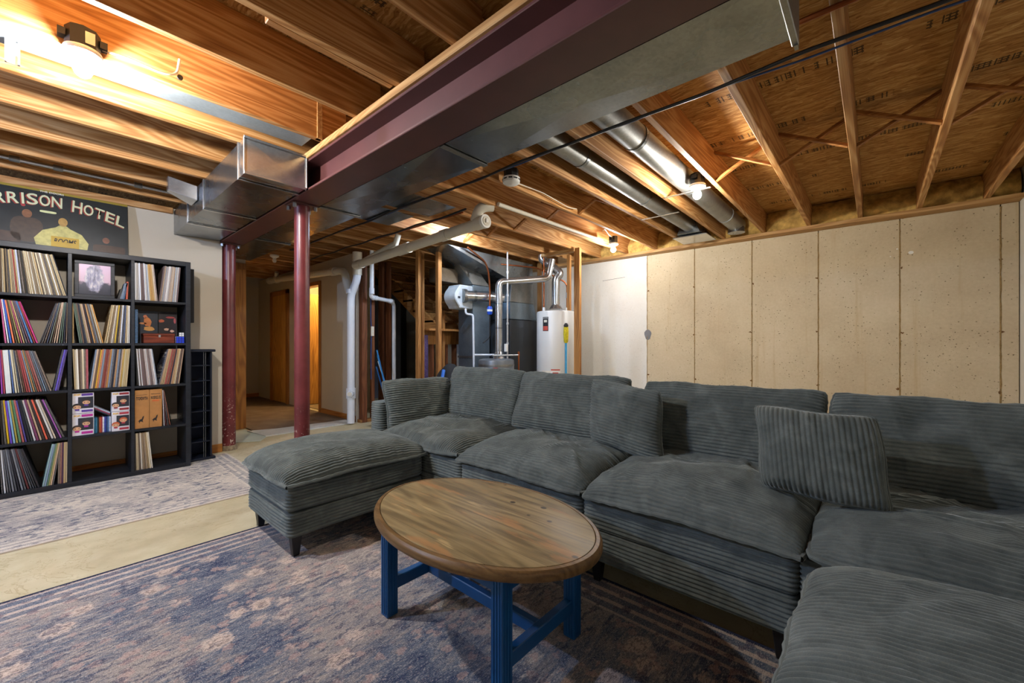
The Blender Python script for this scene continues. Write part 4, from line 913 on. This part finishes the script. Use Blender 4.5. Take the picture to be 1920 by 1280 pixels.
# fourth row, right cube: two tall kraft boxes
c0 = CX['right'][0]; KR = mat('kraft_board', 'a8743c', .7, 0, .1, 25); INK = mat('black_ink', '1c1612', .6)
for i, (xa, xb) in enumerate(((c0+.002, c0+.094), (c0+.096, c0+.178))):
    t = thing('bottle_box', ('tall tan bottle box at the cube side, left of the pair', 'tall tan bottle box with an orange stamp, right of the pair')[i], 'box', ((xa+xb)/2, 4.72, z))
    MB().box(xa, xb, 4.665, 4.76, z, z+.325).build('carton', KR, t, bevel=.0015)
    w = xb-xa; rs = np.random.RandomState(5+i)
    for (za, hh, n_) in ((.285, .004, 1), (.262, .014, 7), (.248, .012, 9)):
        for q in range(n_):
            a = xa+w*.1+w*.8*q/n_; b = a+w*.8/n_*(.95 if n_ == 1 else .7)
            MB().obox(((a+b)/2, 4.6645, z+za+rs.uniform(-.002, .002)), ((b-a)/2, 0, rs.uniform(-.003, .003)), (0, 0, hh/2*rs.uniform(.4, 1)), (0, .0006, 0)).build('script_mark', INK, t)
    cx, cz = xa+w*.42, z+.07
    MB().prism([(cx+dx*.9, 4.6648, cz+dz) for dx, dz in ((-.022, -.008), (-.008, .006), (.006, .012), (.012, .03), (.022, .036), (.018, .012), (.012, -.002), (.016, -.02), (.006, -.012), (-.006, -.01), (-.012, -.026), (-.014, -.008))], (0, -.0007, 0)).build('emblem', INK, t)
    if i == 1: MB().box(xa+w*.2, xb-w*.25, 4.6642, 4.6648, z+.222, z+.236).build('orange_stamp', mat('orange_ink', 'c06028', .6), t)

# ------------------------------------------------------------------ tower and dark panel right of the shelf
NAVY = mat('navy_laminate', '151c2c', .4, 0, .2, 6)
tw = thing('media_tower', 'narrow dark media tower between the record shelf and the column', 'shelf', (.97, 4.9, 0))
MB().box(.875, .89, 4.80, 5.03, .03, 1.035).build('side_panel', NAVY, tw, bevel=.002)
MB().box(1.035, 1.05, 4.80, 5.03, .03, 1.035).build('side_panel', NAVY, tw, bevel=.002)
MB().box(.862, 1.075, 4.78, 5.034, 1.036, 1.06).build('top_board', NAVY, tw, bevel=.005)
MB().box(.862, 1.075, 4.78, 5.034, .008, .03).build('plinth', NAVY, tw, bevel=.004)
MB().box(.89, 1.035, 5.015, 5.025, .03, 1.035).build('back_panel', mat('navy_back', '12244a', .5), tw)
for i in range(1, 7): MB().box(.89, 1.035, 4.805, 5.015, .03+i*.145, .04+i*.145).build('shelf_board', NAVY, tw, bevel=.0015)
for x in (.985, 1.0): MB().cyl((x, 4.81, .03), (x, 4.81, 1.035), .002, 6).build('guide_rod', BOLT, tw)
o = MB().box(.875, .905, 4.77, 5.035, 1.31, 1.81).build('wall_box', mat('black_lacquer', '14151a', .4), None, bevel=.003); tag(o, 'narrow black box fixed to the wall above the media tower', 'box')

# ------------------------------------------------------------------ poster on top of the shelf (stand-in picture, its own lettering)
px0, px1, pz0, pz1 = -.46, .468, 1.853, 2.35
ps = thing('poster', 'dark poster with arched cream lettering leaning above the record shelf', 'poster', (0, 4.98, 1.853))
tl = .055   # lean
def pp(x, zz, off=0.): return Vector((x, 4.94+tl*(zz-pz0)/(pz1-pz0)-off, zz))
def pquad(x0, x1, z0, z1, d0, d1):
    return MB().hexa([pp(x0, z0, d1), pp(x1, z0, d1), pp(x1, z0, d0), pp(x0, z0, d0), pp(x0, z1, d1), pp(x1, z1, d1), pp(x1, z1, d0), pp(x0, z1, d0)])
pquad(px0, px1, pz0, pz1, -.012, 0).build('board', mat('poster_dark', '171b1c', .35, 0, .35, 9), ps)
pquad(px0, px1, pz1-.018, pz1, .0, .0008).build('yellow_border', mat('poster_yellow', '8a7420', .4), ps)
def pblob(name, cx, cz, rx, rz, h, off=.0008, n=16, p=2.):
    pts = [pp(cx+math.copysign(abs(math.cos(a))**(2/p), math.cos(a))*rx, cz+math.copysign(abs(math.sin(a))**(2/p), math.sin(a))*rz, off) for a in [k*2*math.pi/n for k in range(n)]]
    MB().prism(pts, (0, -.0006, 0)).build(name, mat('poster_'+h, h, .4, 0, .25, 30), ps)
pblob('shape', -.11, 2.01, .085, .10, '3c2a1c', p=3); pblob('shape', -.11, 2.135, .026, .034, '7a4c2c')
MB().prism([pp(x_, z_, .0016) for x_, z_ in ((-.06, 1.88), (-.075, 1.95), (-.03, 2.02), (.04, 2.055), (.06, 2.075), (.10, 2.075), (.12, 2.055), (.185, 2.02), (.225, 1.95), (.215, 1.88))], (0, -.0006, 0)).build('shape', mat('poster_shirt', 'b4a860', .4, 0, .25, 30), ps)
pblob('shape', .08, 2.105, .026, .036, 'a8803c', .0022)
pblob('shape', .33, 2.0, .022, .026, '6a3c28'); pblob('shape', .0, 2.172, .045, .009, 'c8c890', p=4); pblob('shape', -.13, 2.20, .012, .012, 'a03030')
pblob('shape', .35, 1.92, .10, .04, '3a2416', p=6); pblob('shape', -.30, 1.93, .16, .05, '3a2416', p=6)
pquad(.015, .17, 1.88, 1.982, .0022, .003).build('sign_panel', mat('sign_yellow', 'b08c14', .4), ps)
put_text('sign_text', 'ROOMS', .056, pp(.092, 1.945, .0036), (1, 0, 0), (0, 0, 1), INK, ps, bold=.001, shear=.25, width=.125)
put_text('small_text', 'THE DOORS', .018, pp(.02, 2.334, .0014), (1, 0, 0), (0, 0, 1), WHITE, ps, width=.13)
CREAMT = mat('letter_cream', 'c4c49c', .4); REDT = mat('letter_red', '8c2c22', .4)
word = 'MORRISON HOTEL'; N_ = len(word); R_ = 1.05; xc = .015; zc = 2.262-R_
wts = {'I': .5, ' ': .75, 'M': 1.25}; tot = sum(wts.get(c, 1) for c in word); run = 0
for ch in word:
    w = wts.get(ch, 1); s = (run+w/2)/tot-.5; run += w
    if ch == ' ': continue
    x = xc+s*.88; ang = -.95*(x-xc); zz = 2.262-.46*(x-xc)**2
    rgt = Vector((math.cos(ang), 0, math.sin(ang))); up = Vector((-math.sin(ang)*.4, 0, 1)); up.y = tl/(pz1-pz0); up.normalize()
    sz_ = .125 if ch != 'H' else .14
    put_text('letter_shadow', ch, sz_, pp(x-.006, zz-.004, .0030), rgt, up, REDT, ps, bold=.003, width=(.016 if ch == 'I' else w*.061))
    put_text('letter', ch, sz_, pp(x, zz, .0042), rgt, up, CREAMT, ps, bold=.0015, width=(.013 if ch == 'I' else w*.058))
# ------------------------------------------------------------------ corduroy sectional
def mk_cord(name, d, m_, l):
    n = NT(name, .92, 0, .15); p = n.pos()
    a = n.noise(p, 3.2, 4, .6, .6); b = n.noise(p, 11., 4, .6, .8); f = n.noise(p, 420., 2)
    k = n.ma('ADD', n.ma('ADD', n.ma('MULTIPLY', a, .35), n.ma('MULTIPLY', b, .50)), n.ma('MULTIPLY', f, .15))
    n.col(n.ramp(k, [(.33, d), (.5, m_), (.66, l)]))
    n.b.inputs['Sheen Weight'].default_value = .55; n.b.inputs['Sheen Roughness'].default_value = .35; n.b.inputs['Sheen Tint'].default_value = (.72, .78, .78, 1)
    n.bump(f, .25, .002); return n.m
CORD = mk_cord('grey_corduroy', '494f4c', '616763', '797f7a')
DLEG = mat('black_wood_leg', '141418', .4)
PITCH = .0172
def np_mesh(name, V, Fq, smooth=True):
    me = bpy.data.meshes.new(name); nv, nf = len(V), len(Fq)
    me.vertices.add(nv); me.vertices.foreach_set('co', np.ascontiguousarray(V, np.float32).ravel())
    me.loops.add(nf*4); me.loops.foreach_set('vertex_index', np.ascontiguousarray(Fq, np.int32).ravel())
    me.polygons.add(nf); me.polygons.foreach_set('loop_start', np.arange(0, nf*4, 4, dtype=np.int32))
    try: me.polygons.foreach_set('loop_total', np.full(nf, 4, np.int32))
    except Exception: pass
    me.polygons.foreach_set('use_smooth', np.ones(nf, bool)); me.update(calc_edges=True); me.validate(); return me
def grid_faces(n, m, off=0, flip=False):
    i, j = np.meshgrid(np.arange(n-1), np.arange(m-1), indexing='ij'); a = (i*m+j).ravel()+off
    q = np.stack([a, a+m, a+m+1, a+1], 1); return q[:, ::-1] if flip else q
def rib(s): return np.abs(np.cos(np.pi*s/PITCH))**.95
def pillow(name, parent, c, A, B, N, ha, hb, Tf, Tb, run='a', p=5., q=.45, pinch=.0, wr=.006, seed=0, amp=.0088, sag=0., welt=.008, dents=(), m=None, pl=None, res=6):
    """soft ribbed cushion; ribs run along 'a' or 'b'; N is the ribbed side"""
    c, A, B, N = (np.array(Vector(v).normalized() if i else Vector(v)) for i, v in enumerate((c, A, B, N)))
    rs = np.random.RandomState(seed+11)
    hs, hl = (hb, ha) if run == 'a' else (ha, hb)
    t = np.linspace(-1, 1, 4001); prof = np.clip(1-np.abs(t)**p, 0, 1)**q*Tf
    ds = np.hypot(np.diff(t)*hs, np.diff(prof)); s = np.concatenate([[0], np.cumsum(ds)]); L = s[-1]
    ns = int(L/PITCH*res)+1; sa = np.linspace(0, L, ns); S = np.interp(sa, s, t)
    nl = 64; ta = np.linspace(-1, 1, nl); Ls = np.sign(ta)*(1-(1-np.abs(ta))**1.6)
    U, V_ = (np.meshgrid(Ls, S, indexing='ij') if run == 'a' else np.meshgrid(S, Ls, indexing='ij'))
    SA = np.broadcast_to(sa, (nl, ns)) if run == 'a' else np.broadcast_to(sa[:, None], (ns, nl))
    K = [(rs.uniform(4, 17), rs.uniform(0, 6.3), rs.uniform(0, 6.3)) for _ in range(9)]
    RG = [(rs.uniform(9, 20), rs.uniform(0, 3.1), rs.uniform(0, 6.3), rs.uniform(-.8, .8), rs.uniform(-.8, .8), rs.uniform(.35, .6)) for _ in range(6)]
    def surf(U, V_, T, sgn):
        h = (np.clip(1-np.abs(U)**p, 0, 1)*np.clip(1-np.abs(V_)**p, 0, 1))**q
        a = ha*U*(1-pinch*(1-V_**2)) ; b = hb*V_*(1-pinch*(1-U**2))
        a = a*(1-.035*np.abs(V_)**8); b = b*(1-.035*np.abs(U)**8)
        w = sum(np.sin(k*(a*math.cos(th)+b*math.sin(th))+ph) for k, th, ph in K)/3.
        z = sgn*T*h + wr*w*h
        if sgn > 0:
            for (k, th, ph, gu, gv, gs) in RG:
                q_ = a*math.cos(th)+b*math.sin(th); r_ = -a*math.sin(th)+b*math.cos(th)
                z = z + wr*1.5*h*np.clip(1-np.abs(np.sin(k*q_+2.2*np.sin(r_*7+ph)+ph))*1.6, 0, 1)**2*np.exp(-((U-gu)**2+(V_-gv)**2)/gs**2)
        ea = np.exp(-(1-np.abs(U))*ha/.05); eb = np.exp(-(1-np.abs(V_))*hb/.05)
        if sgn > 0:
            z = z + .0048*h**.5*(ea*np.sin(b*74+2.6*np.sin(b*23+seed)+seed)+eb*np.sin(a*67+2.8*np.sin(a*19+seed)+seed*2))
            z = z - sag*h*np.exp(-((U/.6)**2+(V_/.6)**2))
            for (du, dv, dr, dd) in dents: z = z - dd*h*np.exp(-(((U-du)*ha)**2+((V_-dv)*hb)**2)/dr**2)
        # wavy outline
        a = a+.004*np.sin(b*23+seed)*np.abs(U)**6; b = b+.004*np.sin(a*21+seed*1.7)*np.abs(V_)**6
        z = z+.006*np.sin(a*9+seed)*np.abs(V_)**6+.006*np.sin(b*8+seed)*np.abs(U)**6
        return a, b, z
    a, b, z = surf(U, V_, Tf, 1)
    P = c+a[..., None]*A+b[..., None]*B+z[..., None]*N
    g0 = np.gradient(P, axis=0); g1 = np.gradient(P, axis=1); nr = np.cross(g0, g1); nr /= np.linalg.norm(nr, axis=-1, keepdims=True)+1e-12
    flip = False
    if (nr*N).sum(-1).mean() < 0: nr = -nr; flip = True
    edge = np.clip(np.minimum((1-np.abs(U))*ha, (1-np.abs(V_))*hb)/.012, 0, 1)
    P = P+nr*(amp*rib(SA+.004*0)*edge)[..., None]
    n0, n1 = P.shape[:2]; V1 = P.reshape(-1, 3); F1 = grid_faces(n0, n1, 0, flip)
    tb = np.linspace(-1, 1, 24); tb = np.sign(tb)*(1-(1-np.abs(tb))**1.6); U2, V2 = np.meshgrid(tb, tb, indexing='ij'); a, b, z = surf(U2, V2, Tb, -1)
    P2 = (c+a[..., None]*A+b[..., None]*B+z[..., None]*N).reshape(-1, 3); F2 = grid_faces(24, 24, len(V1), not flip)
    me = np_mesh(name, np.concatenate([V1, P2]), np.concatenate([F1, F2]))
    o = link_mesh(name, me, m or CORD, parent, pl)
    if welt:
        e = np.linspace(-1, 1, 40)[:-1]; one = np.ones_like(e)
        pu = np.concatenate([e, one, -e, -one]); pv = np.concatenate([-one, e, one, -e])
        a, b, z = surf(pu*.9999, pv*.9999, Tf, 1); path = c+a[:, None]*A+b[:, None]*B+z[:, None]*N
        path = [Vector(x) for x in path]; path.append(path[0].copy())
        rr = [welt*(1+.18*math.sin(i*2.3)) for i in range(len(path))]; rr[-1] = rr[0]
        MB().tube(path, rr, 7, False).build('welt', m or CORD, o, smooth=True)
    return o
def ribbox(name, parent, x0, x1, y0, y1, z0, z1, r=.03, seed=0):
    pts = []
    for (cx, cy, a0) in ((x1-r, y1-r, 0), (x0+r, y1-r, 90), (x0+r, y0+r, 180), (x1-r, y0+r, 270)):
        for k in range(5): a = math.radians(a0+k*22.5); pts.append((cx+r*math.cos(a), cy+r*math.sin(a), math.cos(a), math.sin(a)))
    # extra points along the straight runs
    full = []
    for i in range(len(pts)):
        p, q = pts[i], pts[(i+1) % len(pts)]; d = math.hypot(q[0]-p[0], q[1]-p[1]); k = max(1, int(d/.05))
        for j in range(k): full.append(tuple(p[m]+(q[m]-p[m])*j/k for m in range(4)))
    full = np.array(full); n = len(full); H_ = z1-z0; nz = int(H_/PITCH*6)+1; zz = np.linspace(0, H_, nz)
    rs = np.random.RandomState(seed+3); k1, k2, ph = rs.uniform(5, 9), rs.uniform(11, 15), rs.uniform(0, 6, 3)
    er = np.clip(np.minimum(zz, H_-zz)/.018, 0, 1); inset = .016*(1-np.sqrt(np.clip(1-(1-er)**2, 0, 1)))
    off = (.0085*rib(zz)-inset)[None, :]+(.004*np.sin(full[:, 0]*k1+full[:, 1]*k2+ph[0]))[:, None]*np.sin(math.pi*zz/H_)[None, :]
    V = np.stack([full[:, None, 0]+full[:, None, 2]*off, full[:, None, 1]+full[:, None, 3]*off, np.broadcast_to(z0+zz, (n, nz))+.003*np.sin(full[:, 0]*k1+ph[1])[:, None]], -1)
    V = np.concatenate([V, V[:1]], 0); Vf = V.reshape(-1, 3); F = grid_faces(n+1, nz)
    cx, cy = (x0+x1)/2, (y0+y1)/2; base = len(Vf); extra = [[cx, cy, z0], [cx, cy, z1]]
    i = np.arange(n); lo = i*nz; ln = (i+1)*nz
    F = np.concatenate([F, np.stack([ln, lo, np.full(n, base), np.full(n, base)], 1), np.stack([lo+nz-1, ln+nz-1, np.full(n, base+1), np.full(n, base+1)], 1)])
    # triangles written as separate faces
    V2 = np.concatenate([Vf, extra]); me = bpy.data.meshes.new(name)
    me.from_pydata(V2.tolist(), [], [tuple(f) if f[2] != f[3] else tuple(f[:3]) for f in F.tolist()]); me.polygons.foreach_set('use_smooth', [True]*len(me.polygons))
    bm = bmesh.new(); bm.from_mesh(me); bmesh.ops.remove_doubles(bm, verts=bm.verts, dist=1e-5); bmesh.ops.recalc_face_normals(bm, faces=bm.faces); bm.to_mesh(me); bm.free()
    return link_mesh(name, me, CORD, parent)
def legs(t, x0, x1, y0, y1, zt):
    for x in (x0+.05, x1-.05):
        for y in (y0+.05, y1-.05):
            MB().hexa([(x-.016, y-.016, .008), (x+.016, y-.016, .008), (x+.016, y+.016, .008), (x-.016, y+.016, .008), (x-.028, y-.028, zt), (x+.028, y-.028, zt), (x+.028, y+.028, zt), (x-.028, y+.028, zt)]).build('leg', DLEG, t, bevel=.003)
def base(t, x0, x1, y0, y1, za=.12, zb=.26, zc=.27, zd=.405, seed=0):
    legs(t, x0, x1, y0, y1, za+.01)
    ribbox('lower_base', t, x0, x1, y0, y1, za, zb, .03, seed); ribbox('upper_base', t, x0-.004, x1, y0, y1, zc, zd, .03, seed+50)
UP = (0, 0, 1)
def seat(t, x0, x1, y0, y1, zs, Tf, run, seed, dents=(), wr=.012):
    # slack lower skirt under the welt, then the pillow top
    return pillow('seat_cushion', t, ((x0+x1)/2, (y0+y1)/2, zs), (1, 0, 0), (0, 1, 0), UP, (x1-x0)/2, (y1-y0)/2, Tf+.008, .032, run, 3.4, .52, -.012, wr, seed, dents=dents, welt=.0105)
def backc(t, y0, y1, z0, z1, xb, xt, seed, dents=(), Tf=.095, pl=None):
    B = Vector((xt-xb, 0, z1-z0)); hb = B.length/2; B.normalize(); N = Vector((-B.z, 0, B.x))
    return pillow('back_cushion', t, ((xb+xt)/2, (y0+y1)/2, (z0+z1)/2), (0, 1, 0), B, N, (y1-y0)/2, hb, Tf, .09, 'a', 4., .48, .015, .007, seed, dents=dents)

# far ottoman
t = thing('ottoman', 'grey corduroy ottoman at the left end of the sectional', 'ottoman', (1.22, 2.54, .008))
base(t, .81, 1.63, 2.23, 2.86, .12, .243, .253, .375, 1)
seat(t, .775, 1.66, 2.19, 2.89, .405, .105, 'a', 2, dents=((.1, .0, .10, .018), (-.35, .2, .07, .010), (.5, -.2, .08, .012)), wr=.005)
# corner module
t = thing('sofa_module', 'far corner module of the grey corduroy sectional with two back cushions', 'sofa', (2.08, 2.4, 0))
base(t, 1.665, 2.50, 1.895, 2.86, seed=4)
ribbox('back_frame', t, 1.70, 2.62, 2.87, 3.0, .12, .66, .03, 9); ribbox('back_frame', t, 2.505, 2.63, 1.90, 2.865, .12, .66, .03, 10)
seat(t, 1.635, 2.42, 1.885, 2.80, .425, .105, 'a', 5, dents=((.2, .1, .12, .02), (-.4, -.3, .09, .015)))
B = Vector((0, .10, .40)).normalized(); N = Vector((0, -B.z, B.y))
pillow('back_cushion', t, (2.035, 2.80, .635), (1, 0, -.02), B, N, .33, .195, .085, .08, 'a', 3.4, .5, .02, .006, 21, dents=((.0, .5, .1, .01),))
backc(t, 2.02, 2.86, .485, .905, 2.30, 2.46, 22, dents=((.85, .3, .10, .02), (.7, -.5, .08, .012)))
# straight modules
t = thing('sofa_module', 'middle seat of the grey corduroy sectional, beside the far corner', 'sofa', (2.08, 1.46, 0))
base(t, 1.665, 2.50, 1.035, 1.885, seed=6); ribbox('back_frame', t, 2.505, 2.63, 1.035, 1.885, .12, .66, .03, 11)
seat(t, 1.62, 2.43, 1.01, 1.905, .425, .115, 'b', 7, dents=((.25, -.1, .13, .03), (.5, .4, .09, .02), (-.1, -.6, .08, .016)))
backc(t, 1.15, 2.04, .485, .895, 2.30, 2.46, 23, dents=((-.6, .5, .09, .012),))
t = thing('sofa_module', 'middle seat of the grey corduroy sectional, next to the coffee table', 'sofa', (2.08, .6, 0))
base(t, 1.665, 2.50, .195, 1.025, seed=8); ribbox('back_frame', t, 2.505, 2.63, .195, 1.025, .12, .66, .03, 12)
seat(t, 1.61, 2.43, .17, 1.015, .43, .115, 'b', 8, dents=((.2, .2, .13, .032), (.35, -.4, .10, .022), (-.2, .5, .08, .014)))
backc(t, .165, 1.055, .48, .885, 2.30, 2.45, 24, dents=((.3, .75, .08, .01),))
t = thing('sofa_module', 'near corner seat of the grey corduroy sectional by the right edge', 'sofa', (2.08, -.28, 0))
base(t, 1.665, 2.50, -.70, .185, seed=9); ribbox('back_frame', t, 2.505, 2.63, -.70, .185, .12, .66, .03, 13)
seat(t, 1.60, 2.43, -.74, .165, .43, .11, 'b', 10, dents=((.45, .1, .12, .03), (.1, -.4, .1, .015)))
backc(t, -.76, .155, .475, .885, 2.29, 2.44, 25, dents=((.35, .62, .07, .045), (-.3, .3, .1, .015)))
# near ottoman
t = thing('ottoman', 'grey corduroy ottoman in the lower right foreground', 'ottoman', (1.12, -.3, 0))
base(t, .76, 1.58, -.72, .12, .12, .243, .253, .375, 14)
seat(t, .73, 1.585, -.76, .145, .415, .115, 'b', 15, dents=((.6, .5, .10, .014), (.1, .75, .08, .014), (.2, -.2, .14, .02)), wr=.006)
# loose pillows
B = Vector((.12, .05, .36)).normalized(); A = Vector((-.16, -1, -.10)).normalized(); N = A.cross(B); N = N if N.x < 0 else -N
o = pillow('throw_pillow', None, (2.16, 1.06, .70), A, B, N, .235, .19, .085, .07, 'a', 3.4, .52, .03, .005, 31, welt=.005); tag(o, 'square corduroy pillow leaning where the two middle seats meet', 'pillow')
B = Vector((.10, .045, .34)).normalized(); A = Vector((.02, -1, -.03)).normalized(); N = A.cross(B); N = N if N.x < 0 else -N
o = pillow('throw_pillow', None, (1.95, .165, .695), A, B, N, .195, .165, .085, .07, 'b', 3.6, .50, .02, .004, 32, welt=.005, amp=.0048); tag(o, 'small corduroy pillow with upright ribs in front of the right seats', 'pillow')

# ------------------------------------------------------------------ oval coffee table
def mk_top():
    n = NT('worn_pine_top', .42, 0, .4); p = n.pos()
    g = n.noise(n.vm('MULTIPLY', p, (30., 2.2, 30.)), 1., 5, .6, .4); ring = n.ma('SINE', n.ma('MULTIPLY', n.noise(n.vm('MULTIPLY', p, (6., .8, 6.)), 1., 2), 70.))
    f = n.ma('ADD', n.ma('MULTIPLY', g, .75), n.ma('MULTIPLY', ring, .07))
    c = n.ramp(f, [(.25, '6e5c3c'), (.42, '8c7850'), (.6, 'a48e64')])
    wear = n.noise(n.vm('MULTIPLY', p, (13., 2.2, 13.)), 1., 5, .65)
    c = n.mix(n.ma('MULTIPLY', n.step(wear, .54, .64), .6), c, 'b07c48')
    c = n.mix(n.ma('MULTIPLY', n.step(n.noise(n.vm('MULTIPLY', p, (14., 2., 9.)), 1., 4), .64, .7), .6), c, 'c0a470')
    x, y, z = n.sep(p); pl = n.ma('ABSOLUTE', n.ma('SUBTRACT', n.ma('FRACT', n.ma('DIVIDE', n.ma('ADD', x, 3.02), .118)), .5))
    c = n.mix(n.ma('MULTIPLY', n.step(pl, .488, .497), .6), c, '2c1e10')
    kn = n.vor(n.vm('MULTIPLY', p, (1., .75, 1.)), 9.5); c = n.mix(n.ma('MULTIPLY', n.step(kn, .12, .07), .9), c, '1e120a')
    n.col(c); n.rough(n.ma('ADD', n.ma('MULTIPLY', g, .3), .3)); n.bump(g, .15, .001); return n.m
TX, TY, TA, TB = 1.13, 1.175, .345, .515
tt = thing('coffee_table', 'oval wooden coffee table with blue painted legs', 'table', (TX, TY, .008))
def oval(prof, n=96):
    mb = MB(); vs = []
    for off, z in prof: vs += [(TX+(TA+off)*math.cos(2*math.pi*k/n), TY+(TB+off)*math.sin(2*math.pi*k/n), z) for k in range(n)]
    m_ = len(prof); fs = [(i*n+k, i*n+(k+1) % n, (i+1)*n+(k+1) % n, (i+1)*n+k) for i in range(m_-1) for k in range(n)]
    fs += [tuple(range(n-1, -1, -1)), tuple((m_-1)*n+k for k in range(n))]; return mb.add(vs, fs)
ztp = .452
oval([(-.03, ztp-.012), (-.026, ztp-.012), (-.026, ztp-.001), (-.028, ztp)]).build('table_top', mk_top(), tt, smooth=30)
oval([(-.06, ztp-.040), (-.012, ztp-.040), (-.004, ztp-.036), (0, ztp-.028), (.0, ztp-.016), (-.003, ztp-.008), (-.010, ztp-.002), (-.0225, ztp-.0005), (-.0245, ztp-.006), (-.06, ztp-.0125)]).build('top_rim', wood('rim_wood', '5a4226', '7a5c36', '8e7046', 1, .4), tt, smooth=30)
BLU = mat('blue_leg_paint', '0e4f84', .42, 0, .12, 8)
LX, LY = (.93, 1.325), (.865, 1.495)
for x in LX:
    for y in LY:
        lg = MB().box(x-.025, x+.025, y-.025, y+.025, .008, ztp-.041).build('leg', BLU, tt, bevel=.003)
        for d in (-.012, 0, .012):
            MB().box(x+d-.003, x+d+.003, y-.0275, y-.0245, .02, ztp-.05).build('reed', BLU, lg); MB().box(x-.0275, x-.0245, y+d-.003, y+d+.003, .02, ztp-.05).build('reed', BLU, lg)
for y in LY: MB().box(LX[0]+.024, LX[1]-.024, y-.016, y+.016, .105, .155).build('end_stretcher', BLU, tt, bevel=.003)
MB().box(1.1125, 1.1425, LY[0]+.015, LY[1]-.015, .107, .153).build('long_stretcher', BLU, tt, bevel=.003)
for y in LY: MB().box(LX[0]+.02, LX[1]-.02, y-.010, y+.010, .345, ztp-.041).build('apron', BLU, tt, bevel=.002)
for x in LX: MB().box(x-.010, x+.010, LY[0]+.02, LY[1]-.02, .345, ztp-.041).build('apron', BLU, tt, bevel=.002)
